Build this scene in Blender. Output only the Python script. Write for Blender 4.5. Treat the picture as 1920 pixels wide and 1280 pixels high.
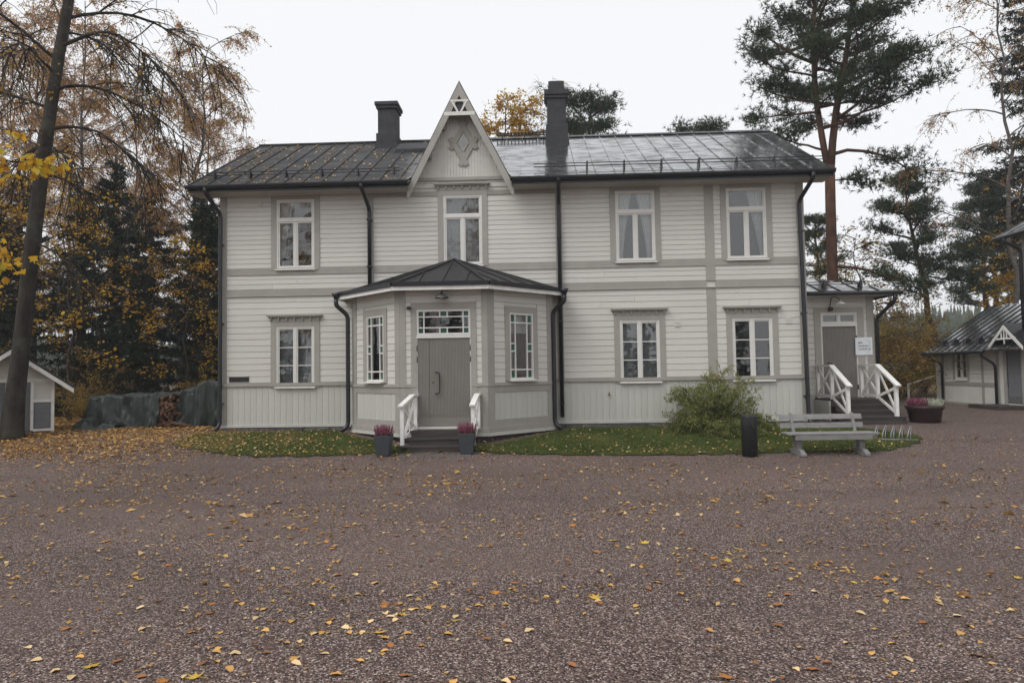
import bpy, math, random
import numpy as np
from mathutils import Vector, Matrix
R = math.radians
scene = bpy.context.scene
for o in list(bpy.data.objects): bpy.data.objects.remove(o)
COL = scene.collection
rng = random.Random(7)
NP = np.random.default_rng(11)

# ------------------------------------------------------------------ camera, sky, sun, exposure
F = 1280.0 / 1920.0
PSI, PHI, RHO = 0.0401723, 0.0446449, -0.015492
CAM = Vector((8.8255, -18.6, 1.95))
cd = bpy.data.cameras.new('camera'); cam = bpy.data.objects.new('camera', cd); COL.objects.link(cam)
cd.sensor_width = 36; cd.lens = 36 * F; cd.clip_start = 0.05; cd.clip_end = 2000
CAMROT = (Matrix.Rotation(PSI, 4, 'Z') @ Matrix.Rotation(math.pi/2 + PHI, 4, 'X') @ Matrix.Rotation(RHO, 4, 'Z'))
cam.matrix_world = Matrix.Translation(CAM) @ CAMROT
scene.camera = cam
scene.render.resolution_x = 1024; scene.render.resolution_y = 682
w = bpy.data.worlds.new('World'); scene.world = w; w.use_nodes = True
nt = w.node_tree; nt.nodes.clear()
sky = nt.nodes.new('ShaderNodeTexSky'); sky.sky_type = 'NISHITA'; sky.sun_disc = False
SUN_EL, SUN_AZ = R(52), R(228)          # a veiled sun high behind the photographer
sky.sun_elevation = SUN_EL; sky.sun_rotation = SUN_AZ
sky.air_density = 1.0; sky.dust_density = 6.0; sky.ozone_density = 1.0
hs = nt.nodes.new('ShaderNodeHueSaturation'); hs.inputs['Saturation'].default_value = 0.10
veil = nt.nodes.new('ShaderNodeMixRGB'); veil.inputs[0].default_value = 0.72    # cloud layer evens the sky out
veil.inputs[2].default_value = (8.6, 8.72, 8.95, 1)
bg = nt.nodes.new('ShaderNodeBackground'); bg.inputs[1].default_value = 0.12
wo = nt.nodes.new('ShaderNodeOutputWorld')
nt.links.new(sky.outputs[0], hs.inputs['Color']); nt.links.new(hs.outputs[0], veil.inputs[1])
nt.links.new(veil.outputs[0], bg.inputs[0]); nt.links.new(bg.outputs[0], wo.inputs[0])
sd = bpy.data.lights.new('sun', 'SUN'); sd.energy = 1.0; sd.angle = R(30); sd.color = (1, .985, .96)
sun = bpy.data.objects.new('sun', sd); COL.objects.link(sun)
sdir = Vector((math.sin(SUN_AZ)*math.cos(SUN_EL), math.cos(SUN_AZ)*math.cos(SUN_EL), math.sin(SUN_EL)))
sun.rotation_euler = sdir.to_track_quat('Z', 'Y').to_euler()
vs = scene.view_settings; vs.view_transform = 'Standard'; vs.look = 'None'; vs.exposure = 0.20; vs.gamma = 1.0
vs.use_curve_mapping = False

# ------------------------------------------------------------------ materials
MATS = {}
def mat(name, col, rough=0.6, var=0.10, scale=6.0, bump=0.0, bscale=40.0, objrnd=0.0, spec=0.4, metal=0.0, stretch=None, dirt=None, trans=0.0, rvar=0.0):
    """plain procedural surface: noise-varied colour, fine bump, optional per-object variation and dirt"""
    m = bpy.data.materials.new(name); m.use_nodes = True; n = m.node_tree; N = n.nodes; L = n.links
    p = N['Principled BSDF']; p.inputs['Roughness'].default_value = rough; p.inputs['Metallic'].default_value = metal
    p.inputs['Specular IOR Level'].default_value = spec
    tc = N.new('ShaderNodeTexCoord'); mp = N.new('ShaderNodeMapping'); L.new(tc.outputs['Object'], mp.inputs[0])
    if stretch: mp.inputs['Scale'].default_value = stretch
    no = N.new('ShaderNodeTexNoise'); no.inputs['Scale'].default_value = scale; no.inputs['Detail'].default_value = 6
    L.new(mp.outputs[0], no.inputs['Vector'])
    cr = N.new('ShaderNodeValToRGB')
    cr.color_ramp.elements[0].position = .3; cr.color_ramp.elements[1].position = .7
    cr.color_ramp.elements[0].color = [c*(1-var) for c in col] + [1]; cr.color_ramp.elements[1].color = [min(1, c*(1+var)) for c in col] + [1]
    L.new(no.outputs[0], cr.inputs[0]); out = cr.outputs[0]
    if dirt:                                    # (colour, amount, scale)
        n2 = N.new('ShaderNodeTexNoise'); n2.inputs['Scale'].default_value = dirt[2]; n2.inputs['Detail'].default_value = 8; n2.inputs['Roughness'].default_value = .65
        L.new(tc.outputs['Object'], n2.inputs['Vector'])
        r2 = N.new('ShaderNodeValToRGB'); r2.color_ramp.elements[0].position = .5; r2.color_ramp.elements[1].position = .75
        r2.color_ramp.elements[0].color = (0, 0, 0, 1); r2.color_ramp.elements[1].color = (dirt[1],)*3 + (1,)
        L.new(n2.outputs[0], r2.inputs[0])
        mx = N.new('ShaderNodeMixRGB'); L.new(r2.outputs[0], mx.inputs[0]); L.new(out, mx.inputs[1]); mx.inputs[2].default_value = list(dirt[0]) + [1]
        out = mx.outputs[0]
    if objrnd:
        oi = N.new('ShaderNodeObjectInfo'); mr = N.new('ShaderNodeMapRange')
        mr.inputs['To Min'].default_value = 1-objrnd; mr.inputs['To Max'].default_value = 1+objrnd
        L.new(oi.outputs['Random'], mr.inputs[0])
        h = N.new('ShaderNodeHueSaturation'); L.new(mr.outputs[0], h.inputs['Value']); L.new(out, h.inputs['Color']); out = h.outputs[0]
    L.new(out, p.inputs['Base Color'])
    if rvar:
        mr = N.new('ShaderNodeMapRange'); mr.inputs['To Min'].default_value = max(0, rough-rvar); mr.inputs['To Max'].default_value = min(1, rough+rvar)
        L.new(no.outputs[0], mr.inputs[0]); L.new(mr.outputs[0], p.inputs['Roughness'])
    if bump:
        nb = N.new('ShaderNodeTexNoise'); nb.inputs['Scale'].default_value = bscale; nb.inputs['Detail'].default_value = 5
        L.new(mp.outputs[0], nb.inputs['Vector'])
        b = N.new('ShaderNodeBump'); b.inputs['Strength'].default_value = bump; b.inputs['Distance'].default_value = 0.02
        L.new(nb.outputs[0], b.inputs['Height']); L.new(b.outputs[0], p.inputs['Normal'])
    MATS[name] = m
    return m
def leafmat(name, stops, rough=0.55, trans=0.35):
    """foliage: colour picked per leaf from the 'rnd' attribute; part of the light passes through"""
    m = bpy.data.materials.new(name); m.use_nodes = True; n = m.node_tree; N = n.nodes; L = n.links
    p = N['Principled BSDF']; p.inputs['Roughness'].default_value = rough; p.inputs['Specular IOR Level'].default_value = .25
    at = N.new('ShaderNodeAttribute'); at.attribute_name = 'rnd'
    cr = N.new('ShaderNodeValToRGB'); cr.color_ramp.interpolation = 'LINEAR'
    els = cr.color_ramp.elements
    while len(els) < len(stops): els.new(.5)
    for e, (pos, c) in zip(els, stops): e.position = pos; e.color = list(c) + [1]
    L.new(at.outputs['Fac'], cr.inputs[0]); L.new(cr.outputs[0], p.inputs['Base Color'])
    tr = N.new('ShaderNodeBsdfTranslucent'); L.new(cr.outputs[0], tr.inputs[0])
    mx = N.new('ShaderNodeMixShader'); mx.inputs[0].default_value = trans
    L.new(p.outputs[0], mx.inputs[1]); L.new(tr.outputs[0], mx.inputs[2]); L.new(mx.outputs[0], N['Material Output'].inputs[0])
    MATS[name] = m; return m

mat('siding', (.60, .58, .54), .55, .05, 2.2, .12, 60, .035, .35, stretch=(.25, 1, 3), dirt=((.40, .385, .35), .35, 1.7))
mat('annexe_paint', (.63, .62, .58), .55, .05, 2.2, .12, 60, .035, .35, dirt=((.5, .485, .45), .3, 1.7))
mat('trim', (.335, .315, .285), .55, .06, 3, .1, 60, .03, .35, dirt=((.24, .225, .2), .3, 2.5))
mat('skirt', (.50, .495, .455), .55, .06, 2.5, .12, 60, .03, .35, stretch=(3, 1, .25), dirt=((.33, .32, .28), .4, 1.5))
mat('sash', (.66, .645, .61), .42, .04, 5, 0, 40, 0, .4)
mat('rail_white', (.74, .73, .70), .5, .06, 6, .08, 60, .02, .4, dirt=((.42, .41, .37), .5, 5))
mat('door', (.205, .19, .172), .5, .06, 3, .08, 50, .0, .4)
mat('gutter', (.012, .012, .016), .32, .2, 6, 0, 40, 0, .5)
mat('black_iron', (.02, .02, .022), .45, .2, 10, .05, 60, 0, .5)
mat('porch_metal', (.024, .0235, .025), .48, .25, 3, .08, 14, .06, .4, rvar=.1)
mat('chimney', (.038, .038, .042), .7, .25, 3, .3, 14, 0, .3, dirt=((.07, .07, .07), .5, 4))
mat('stone', (.10, .092, .088), .9, .4, 5, .8, 12, .25, .2)
mat('soffit', (.42, .40, .36), .6, .05, 3, 0, 40, 0, .3)
mat('interior', (.10, .095, .088), .9, .3, 1.5, 0, 4, .2, .1)
mat('curtain', (.62, .61, .59), .9, .06, 6, 0, 40, .05, .1)
mat('blind', (.30, .30, .30), .8, .08, 6, 0, 40, .05, .2)
mat('green_glass', (.018, .085, .052), .08, .3, 8, 0, 40, .2, .6)
mat('step_wood', (.05, .04, .036), .6, .35, 5, .35, 30, .12, .4, stretch=(.3, 3, 3))
mat('bench_wood', (.22, .215, .21), .65, .14, 6, .3, 40, .08, .3, stretch=(.4, 4, 4), dirt=((.12, .12, .11), .5, 6))
mat('plastic_black', (.012, .012, .013), .5, .2, 8, .15, 120, 0, .4)
mat('pot_grey', (.045, .05, .058), .55, .12, 6, .08, 60, .08, .4)
mat('tub_brown', (.038, .02, .018), .55, .3, 6, .25, 30, 0, .4)
mat('soil', (.03, .022, .016), .95, .4, 30, .6, 60, 0, .1)
mat('zinc', (.24, .25, .26), .42, .15, 12, .05, 80, 0, .5, metal=.6)
mat('sign_face', (.72, .75, .77), .4, .03, 4, 0, 40, 0, .4)
mat('sign_ink', (.02, .025, .03), .6, .1, 6)
mat('plaque', (.02, .018, .02), .4, .2, 6)
mat('tarp', (.027, .036, .032), .46, .35, 2.5, 1.0, 5, .12, .35, dirt=((.05, .055, .048), .35, 3), rvar=.14)
mat('log', (.12, .068, .042), .85, .4, 7, .6, 30, .35, .15)
mat('bark_dark', (.036, .031, .026), .92, .45, 5, 1.0, 18, 0, .12, stretch=(1, 1, .35), dirt=((.10, .105, .08), .55, 2.2))
mat('bark_twig', (.045, .035, .030), .9, .3, 5, .3, 18, 0, .15)
mat('bark_birch', (.105, .092, .082), .85, .4, 4, .5, 14, 0, .15, stretch=(1, 1, 3), dirt=((.03, .026, .023), .95, 2.0))
mat('shed_grey', (.15, .155, .165), .6, .06, 4, .1, 50, .02, .3)
mat('lamp_metal', (.13, .135, .13), .4, .2, 8, 0, 40, 0, .5, metal=.5)
mat('lamp_white', (.7, .7, .68), .35, .04, 8)
mat('brass', (.16, .10, .05), .4, .2, 8, metal=.6)

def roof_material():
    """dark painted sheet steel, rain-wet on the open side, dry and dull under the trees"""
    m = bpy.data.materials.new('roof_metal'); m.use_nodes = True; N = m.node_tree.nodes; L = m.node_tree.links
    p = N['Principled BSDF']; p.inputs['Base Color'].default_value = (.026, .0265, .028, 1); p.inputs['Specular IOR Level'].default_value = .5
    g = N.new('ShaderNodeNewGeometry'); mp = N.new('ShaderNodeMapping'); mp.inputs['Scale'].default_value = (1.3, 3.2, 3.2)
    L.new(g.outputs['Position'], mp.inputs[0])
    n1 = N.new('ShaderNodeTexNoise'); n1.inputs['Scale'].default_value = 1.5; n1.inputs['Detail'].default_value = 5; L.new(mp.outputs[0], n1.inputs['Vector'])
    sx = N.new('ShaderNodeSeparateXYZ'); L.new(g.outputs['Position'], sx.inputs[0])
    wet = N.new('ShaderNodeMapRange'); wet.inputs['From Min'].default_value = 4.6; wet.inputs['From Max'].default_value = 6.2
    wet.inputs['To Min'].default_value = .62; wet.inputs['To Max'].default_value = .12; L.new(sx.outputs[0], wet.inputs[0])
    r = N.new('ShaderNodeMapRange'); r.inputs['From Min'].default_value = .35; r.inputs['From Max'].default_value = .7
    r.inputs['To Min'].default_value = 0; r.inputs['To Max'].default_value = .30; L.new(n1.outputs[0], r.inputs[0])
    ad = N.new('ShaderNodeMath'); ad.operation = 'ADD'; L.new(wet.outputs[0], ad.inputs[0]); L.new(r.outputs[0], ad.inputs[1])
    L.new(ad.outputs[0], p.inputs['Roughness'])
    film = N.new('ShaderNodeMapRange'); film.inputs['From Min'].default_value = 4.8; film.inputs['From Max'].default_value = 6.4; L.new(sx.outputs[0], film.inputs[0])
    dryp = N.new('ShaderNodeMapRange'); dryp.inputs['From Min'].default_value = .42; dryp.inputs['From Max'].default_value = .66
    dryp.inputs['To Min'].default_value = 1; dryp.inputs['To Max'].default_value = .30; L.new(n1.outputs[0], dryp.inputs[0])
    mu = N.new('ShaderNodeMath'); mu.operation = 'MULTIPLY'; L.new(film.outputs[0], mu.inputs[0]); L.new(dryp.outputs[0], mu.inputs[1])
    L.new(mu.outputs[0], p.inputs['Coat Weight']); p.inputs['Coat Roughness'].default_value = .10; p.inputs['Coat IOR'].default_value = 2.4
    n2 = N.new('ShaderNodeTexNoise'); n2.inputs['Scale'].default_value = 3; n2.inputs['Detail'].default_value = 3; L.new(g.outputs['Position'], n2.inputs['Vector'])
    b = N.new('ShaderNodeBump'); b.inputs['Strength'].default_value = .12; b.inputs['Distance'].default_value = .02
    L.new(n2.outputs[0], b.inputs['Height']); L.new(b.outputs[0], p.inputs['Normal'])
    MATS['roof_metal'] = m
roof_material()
def glass_material(name, tint, fac):
    m = bpy.data.materials.new(name); m.use_nodes = True; N = m.node_tree.nodes; L = m.node_tree.links
    N.remove(N['Principled BSDF'])
    t = N.new('ShaderNodeBsdfTransparent'); t.inputs[0].default_value = list(tint) + [1]
    gl = N.new('ShaderNodeBsdfGlossy'); gl.inputs['Roughness'].default_value = .015; gl.inputs[0].default_value = (1, 1, 1, 1)
    fr = N.new('ShaderNodeFresnel'); fr.inputs[0].default_value = 1.5
    ad = N.new('ShaderNodeMath'); ad.operation = 'ADD'; ad.inputs[1].default_value = fac; L.new(fr.outputs[0], ad.inputs[0])
    no = N.new('ShaderNodeTexNoise'); no.inputs['Scale'].default_value = 2.5
    tc = N.new('ShaderNodeTexCoord'); L.new(tc.outputs['Object'], no.inputs['Vector'])
    b = N.new('ShaderNodeBump'); b.inputs['Strength'].default_value = .05; b.inputs['Distance'].default_value = .05
    L.new(no.outputs[0], b.inputs['Height']); L.new(b.outputs[0], gl.inputs['Normal'])
    mx = N.new('ShaderNodeMixShader'); L.new(ad.outputs[0], mx.inputs[0]); L.new(t.outputs[0], mx.inputs[1]); L.new(gl.outputs[0], mx.inputs[2])
    L.new(mx.outputs[0], N['Material Output'].inputs[0]); MATS[name] = m
glass_material('glass', (.86, .90, .90), .09)
glass_material('glass_green', (.05, .42, .24), .05)

def gravel_material():
    m = bpy.data.materials.new('gravel'); m.use_nodes = True; N = m.node_tree.nodes; L = m.node_tree.links
    p = N['Principled BSDF']; p.inputs['Roughness'].default_value = .8; p.inputs['Specular IOR Level'].default_value = .3
    g = N.new('ShaderNodeNewGeometry')
    vo = N.new('ShaderNodeTexVoronoi'); vo.inputs['Scale'].default_value = 84; L.new(g.outputs['Position'], vo.inputs['Vector'])
    cr = N.new('ShaderNodeValToRGB'); E = cr.color_ramp.elements
    E[0].position = 0; E[0].color = (.012, .009, .008, 1); E[1].position = 1; E[1].color = (.46, .38, .34, 1)
    for pos, c in ((.25, (.045, .029, .025, 1)), (.55, (.106, .069, .058, 1)), (.82, (.182, .122, .101, 1))):
        e = E.new(pos); e.color = c
    sp = N.new('ShaderNodeSeparateColor'); L.new(vo.outputs['Color'], sp.inputs[0]); L.new(sp.outputs[0], cr.inputs[0])
    n1 = N.new('ShaderNodeTexNoise'); n1.inputs['Scale'].default_value = .35; n1.inputs['Detail'].default_value = 6; n1.inputs['Roughness'].default_value = .6
    mpn = N.new('ShaderNodeMapping'); mpn.inputs['Scale'].default_value = (.5, 1.3, 1); L.new(g.outputs['Position'], mpn.inputs[0]); L.new(mpn.outputs[0], n1.inputs['Vector'])
    fine = N.new('ShaderNodeMapRange'); fine.inputs['From Min'].default_value = .48; fine.inputs['From Max'].default_value = .66
    L.new(n1.outputs[0], fine.inputs[0])
    mx = N.new('ShaderNodeMixRGB'); mfac = N.new('ShaderNodeMath'); mfac.operation = 'MULTIPLY'; mfac.inputs[1].default_value = .62
    L.new(fine.outputs[0], mfac.inputs[0]); L.new(mfac.outputs[0], mx.inputs[0]); L.new(cr.outputs[0], mx.inputs[1]); mx.inputs[2].default_value = (.124, .088, .075, 1)
    n3 = N.new('ShaderNodeTexNoise'); n3.inputs['Scale'].default_value = .42; n3.inputs['Detail'].default_value = 7; n3.inputs['Distortion'].default_value = .8; mp3 = N.new('ShaderNodeMapping'); mp3.inputs['Scale'].default_value = (.55, 1.6, 1); mp3.inputs['Rotation'].default_value = (0, 0, .25); L.new(g.outputs['Position'], mp3.inputs[0]); L.new(mp3.outputs[0], n3.inputs['Vector'])
    r3 = N.new('ShaderNodeMapRange'); r3.inputs['From Min'].default_value = .3; r3.inputs['From Max'].default_value = .7; r3.inputs['To Min'].default_value = .84; r3.inputs['To Max'].default_value = 1.12; L.new(n3.outputs[0], r3.inputs[0])
    hv = N.new('ShaderNodeHueSaturation'); L.new(r3.outputs[0], hv.inputs['Value']); L.new(mx.outputs[0], hv.inputs['Color'])
    L.new(hv.outputs[0], p.inputs['Base Color'])
    b = N.new('ShaderNodeBump'); b.inputs['Strength'].default_value = .8; b.inputs['Distance'].default_value = .012; b.invert = True
    L.new(vo.outputs['Distance'], b.inputs['Height']); L.new(b.outputs[0], p.inputs['Normal'])
    MATS['gravel'] = m
gravel_material()
mat('turf', (.045, .055, .018), .95, .4, 4, .6, 30, 0, .1, dirt=((.05, .038, .02), .7, 1.5))
mat('forest_floor', (.085, .055, .025), .95, .5, 6, .8, 25, 0, .1, dirt=((.03, .03, .012), .8, 1.2))
mat('hill', (.035, .045, .03), .95, .4, .3, .5, 2, 0, .1)
leafmat('grass', [(0, (.055, .078, .020)), (.45, (.098, .135, .034)), (.75, (.15, .17, .048)), (1, (.27, .21, .085))], trans=.3)
leafmat('litter', [(0, (.13, .06, .03)), (.2, (.27, .13, .06)), (.45, (.46, .25, .07)), (.7, (.58, .36, .12)), (.88, (.66, .46, .22)), (1, (.72, .56, .32))], trans=.2)
leafmat('needles', [(0, (.016, .030, .014)), (.5, (.034, .056, .025)), (1, (.064, .090, .038))], trans=.2)
leafmat('needles_spruce', [(0, (.008, .015, .008)), (.6, (.017, .028, .014)), (1, (.032, .045, .018))], trans=.15)
leafmat('birch_leaves', [(0, (.18, .085, .040)), (.4, (.36, .18, .07)), (.75, (.50, .29, .09)), (1, (.56, .38, .12))], trans=.45)
leafmat('yellow_leaves', [(0, (.28, .14, .02)), (.4, (.46, .26, .025)), (.8, (.60, .38, .04)), (1, (.40, .36, .06))], trans=.4)
leafmat('maple_yellow', [(0, (.45, .22, .02)), (.4, (.62, .36, .025)), (.8, (.70, .46, .04)), (1, (.42, .40, .06))], trans=.45)
leafmat('autumn_scrub', [(0, (.10, .055, .022)), (.35, (.22, .12, .03)), (.6, (.36, .22, .04)), (.8, (.22, .21, .045)), (1, (.46, .31, .05))], trans=.35)
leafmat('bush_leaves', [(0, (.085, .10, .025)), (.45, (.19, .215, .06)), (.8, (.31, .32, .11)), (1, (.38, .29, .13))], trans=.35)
leafmat('heather_pink', [(0, (.07, .03, .04)), (.45, (.20, .05, .09)), (.8, (.30, .11, .16)), (1, (.07, .08, .03))], trans=.2)
leafmat('heather_white', [(0, (.30, .33, .22)), (.6, (.52, .54, .44)), (1, (.14, .2, .08))], trans=.2)
mat('leaf_maple_orange', (.42, .17, .03), .55, .25, 20, 0, 40, .18, .3)
mat('leaf_maple_yellow', (.50, .33, .05), .55, .25, 20, 0, 40, .15, .3)
mat('leaf_birch_pale', (.66, .47, .25), .55, .15, 30, 0, 40, .2, .3)
mat('leaf_birch_gold', (.56, .31, .09), .55, .15, 30, 0, 40, .2, .3)
mat('leaf_birch_rust', (.27, .11, .04), .6, .2, 30, 0, 40, .25, .3)
def pinebark():
    m = mat('bark_pine', (.085, .045, .031), .9, .45, 5, 1.0, 16, 0, .15, stretch=(1, 1, .4), dirt=((.045, .036, .032), .8, 2.0))
pinebark()

# ------------------------------------------------------------------ mesh helpers
class MB:
    def __init__(s): s.v = []; s.f = []
    def add(s, vs_, fs):
        b = len(s.v); s.v += [tuple(v) for v in vs_]; s.f += [tuple(b+i for i in f) for f in fs]; return s
    def box(s, x0, x1, y0, y1, z0, z1):
        return s.add([(x0,y0,z0),(x1,y0,z0),(x1,y1,z0),(x0,y1,z0),(x0,y0,z1),(x1,y0,z1),(x1,y1,z1),(x0,y1,z1)],
                     [(0,3,2,1),(4,5,6,7),(0,1,5,4),(1,2,6,5),(2,3,7,6),(3,0,4,7)])
    def quad(s, *p): return s.add(p, [tuple(range(len(p)))])
    def bar(s, a, b, wdt, hgt, up=(0,0,1)):
        """square beam from a to b; hgt measured along up"""
        a = Vector(a); b = Vector(b); d = (b-a).normalized(); up = Vector(up)
        sd_ = d.cross(up)
        if sd_.length < 1e-4: sd_ = d.cross(Vector((0, 1, 0)))
        sd_.normalize(); u = sd_.cross(d).normalized()
        P = []
        for e in (a, b):
            for i, j in ((-1,-1),(1,-1),(1,1),(-1,1)): P.append(e + sd_*(i*wdt/2) + u*(j*hgt/2))
        return s.add(P, [(3,2,1,0),(4,5,6,7),(0,1,5,4),(1,2,6,5),(2,3,7,6),(3,0,4,7)])
    def tube(s, pts, r, n=8, cap=True):
        pts = [Vector(p) for p in pts]; k = len(pts); rs = r if hasattr(r, '__len__') else [r]*k
        b = len(s.v); ref = None
        for i, p in enumerate(pts):
            d = (pts[min(i+1, k-1)] - pts[max(i-1, 0)]); d.normalize()
            if ref is None: ref = d.orthogonal().normalized()
            ref = (ref - d*ref.dot(d))
            ref = ref.normalized() if ref.length > 1e-5 else d.orthogonal().normalized()
            q = d.cross(ref)
            for j in range(n):
                a = 2*math.pi*j/n; s.v.append(tuple(p + (ref*math.cos(a) + q*math.sin(a))*rs[i]))
        for i in range(k-1):
            for j in range(n):
                j2 = (j+1) % n; s.f.append((b+i*n+j, b+i*n+j2, b+(i+1)*n+j2, b+(i+1)*n+j))
        if cap:
            s.f.append(tuple(b+j for j in reversed(range(n)))); s.f.append(tuple(b+(k-1)*n+j for j in range(n)))
        return s
    def prism(s, poly, vec):
        """polygon (3D points) extruded along vec"""
        n = len(poly); P = [Vector(p) for p in poly]; v = Vector(vec)
        return s.add(P + [p+v for p in P], [tuple(range(n)), tuple(reversed(range(n, 2*n)))] + [(i, i+n, (i+1) % n + n, (i+1) % n) for i in range(n)])
    def lathe(s, prof, n=20, c=(0,0,0)):
        b = len(s.v)
        for (r, z) in prof:
            for j in range(n):
                a = 2*math.pi*j/n; s.v.append((c[0]+r*math.cos(a), c[1]+r*math.sin(a), c[2]+z))
        for i in range(len(prof)-1):
            for j in range(n):
                j2 = (j+1) % n; s.f.append((b+i*n+j, b+i*n+j2, b+(i+1)*n+j2, b+(i+1)*n+j))
        return s
    def mesh(s, name, m, smooth=False):
        me = bpy.data.meshes.new(name); me.from_pydata(s.v, [], s.f); me.materials.append(MATS[m] if isinstance(m, str) else m)
        if smooth: me.polygons.foreach_set('use_smooth', [True]*len(me.polygons))
        me.update(); return me
    def build(s, name, m, parent=None, smooth=False, loc=None, bevel=0):
        o = obj(name, s.mesh(name, m, smooth), parent)
        if loc: o.location = loc
        if bevel:
            b = o.modifiers.new('bevel', 'BEVEL'); b.width = bevel; b.segments = 2; b.limit_method = 'ANGLE'
        return o
def obj(name, me, parent=None, loc=None, rot=None, scale=None):
    o = bpy.data.objects.new(name, me); COL.objects.link(o)
    if parent: o.parent = parent
    if loc: o.location = loc
    if rot: o.rotation_euler = rot
    if scale: o.scale = scale
    return o
def tag(o, label=None, cat=None, group=None, kind=None):
    if label: o['label'] = label
    if cat: o['category'] = cat
    if group: o['group'] = group
    if kind: o['kind'] = kind
    return o
def thing(name, label, cat, loc=(0,0,0), rz=0, group=None):
    o = bpy.data.objects.new(name, None); COL.objects.link(o); o.location = loc; o.rotation_euler = (0,0,rz); o.empty_display_size = .2
    return tag(o, label, cat, group)
def copy_tree(o, parent=None):
    c = o.copy(); COL.objects.link(c); c.parent = parent
    for ch in list(o.children): copy_tree(ch, c)
    return c
def np_mesh(name, V, Fc, m, rnd=None, nper=3):
    """numpy vertices and same-size faces to a mesh, with one 'rnd' value per face"""
    V = np.ascontiguousarray(V, dtype=np.float32); Fc = np.ascontiguousarray(Fc, dtype=np.int32)
    me = bpy.data.meshes.new(name); n = len(Fc); k = Fc.shape[1]
    me.vertices.add(len(V)); me.vertices.foreach_set('co', V.ravel())
    me.loops.add(n*k); me.loops.foreach_set('vertex_index', Fc.ravel())
    me.polygons.add(n); me.polygons.foreach_set('loop_start', np.arange(0, n*k, k, dtype=np.int32))
    if rnd is not None:
        a = me.attributes.new('rnd', 'FLOAT', 'FACE'); a.data.foreach_set('value', np.ascontiguousarray(rnd, dtype=np.float32))
    me.materials.append(MATS[m]); me.update(calc_edges=True); return me

# ------------------------------------------------------------------ ground
GY = [-60, -7, -5, -3.7, -3.1, -2, -1, 0, 3, 400]; GZ = [0, 0, .03, .10, .16, .28, .37, .43, .45, .45]
def gz(y): return float(np.interp(y, GY, GZ))
def grid_sheet(name, xs, ys, zoff, m, keep=None, zn=0.0):
    idx = {}; V = []; Fq = []
    for j, y in enumerate(ys):
        for i, x in enumerate(xs):
            idx[i, j] = len(V); V.append((x, y, gz(y) + zoff + zn*(math.sin(x*1.7+y*.9)+math.sin(x*.6-y*1.3))))
    for j in range(len(ys)-1):
        for i in range(len(xs)-1):
            if keep is None or keep((xs[i]+xs[i+1])/2, (ys[j]+ys[j+1])/2): Fq.append((idx[i,j], idx[i+1,j], idx[i+1,j+1], idx[i,j+1]))
    b = MB(); b.v = V; b.f = Fq; return b.build(name, m, None, True)
def in_poly_np(x, y, P):
    c = np.zeros(len(x), bool)
    for i in range(len(P)):
        (x1, y1), (x2, y2) = P[i], P[i-1]
        if y1 != y2: c ^= ((y1 > y) != (y2 > y)) & (x < (x2-x1)*(y-y1)/(y2-y1)+x1)
    return c
def lin(a, b, st): n = max(1, int(round((b-a)/st))); return [a+(b-a)*i/n for i in range(n+1)]
ys = [-60, -40, -30] + lin(-22, 6, .5) + [9, 13, 20, 40, 80, 160, 300]
xs = [-300, -120, -60, -30, -20] + lin(-14, 30, 2) + [40, 60, 120, 300]
tag(grid_sheet('ground', xs, ys, 0, 'gravel', None, .004), kind='structure')
LAWN = [(-.6,-1.2), (-.41,-1.72), (.3,-2.4), (1.18,-2.87), (2.44,-3.42), (3.6,-3.42), (4.92,-3.27), (5.5,-3.15), (7.4,-3.15), (7.82,-3.36), (9.2,-3.52), (10.38,-3.64), (12,-3.68), (13.23,-3.64), (14.6,-3.62), (15.95,-3.54), (16.8,-3.2), (17.4,-2.69), (17.68,-2.2), (17.58,-1.77), (17.2,-1.2), (16.6,-.7), (15.9,-.3), (15.8,-.22), (.1,-.22), (-.35,-.4)]
LAWN0 = LAWN; LAWN = []
_r = random.Random(2)
for _i in range(len(LAWN0)):                       # break the outline up into small bays and tongues
    (_a, _b), (_c, _d) = LAWN0[_i], LAWN0[(_i+1) % len(LAWN0)]; _n = max(1, int(math.hypot(_c-_a, _d-_b)/.16)) if max(_b, _d) < -.2 else 1
    for _k in range(_n):
        _t = _k/_n; _j = .055 if _n > 1 else 0; LAWN.append((_a+(_c-_a)*_t+_r.gauss(0, _j), _b+(_d-_b)*_t+_r.gauss(0, _j)))
def in_poly(x, y, P):
    c = False; n = len(P)
    for i in range(n):
        (x1,y1),(x2,y2) = P[i], P[i-1]
        if (y1 > y) != (y2 > y) and x < (x2-x1)*(y-y1)/(y2-y1)+x1: c = not c
    return c
_gx, _gy = np.meshgrid((np.arange(401)+.5)*18.8/400-.8, (np.arange(101)+.5)*4/100-3.9); LAWNMASK = (in_poly_np(_gx.ravel(), _gy.ravel(), LAWN) & ~in_poly_np(_gx.ravel(), _gy.ravel(), [(3.5,.1),(3.5,-.6),(5.28,-2.4),(7.72,-2.4),(9.5,-.6),(9.5,.1)])).reshape(_gx.shape)
tag(grid_sheet('lawn', lin(-.8, 18, .06), lin(-3.9, .1, .06), .018, 'turf', lambda x, y: bool(LAWNMASK[int((y+3.9)/4*100)][int((x+.8)/18.8*400)])), kind='structure')
tag(grid_sheet('forest_floor', lin(-60, 0, 1.5), lin(.6, 70, 1.5), .012, 'forest_floor', lambda x, y: x < -.4 - .0*y and (y > 1.8 or x < -1.5)), kind='structure')
tag(grid_sheet('forest_floor', lin(18.2, 90, 1.8), lin(3, 90, 1.8), .012, 'forest_floor', lambda x, y: (x > 18.9 and y > 3.2 and not (x > 20.5 and y < 12 + .0*x)) or y > 14), kind='structure')
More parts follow.
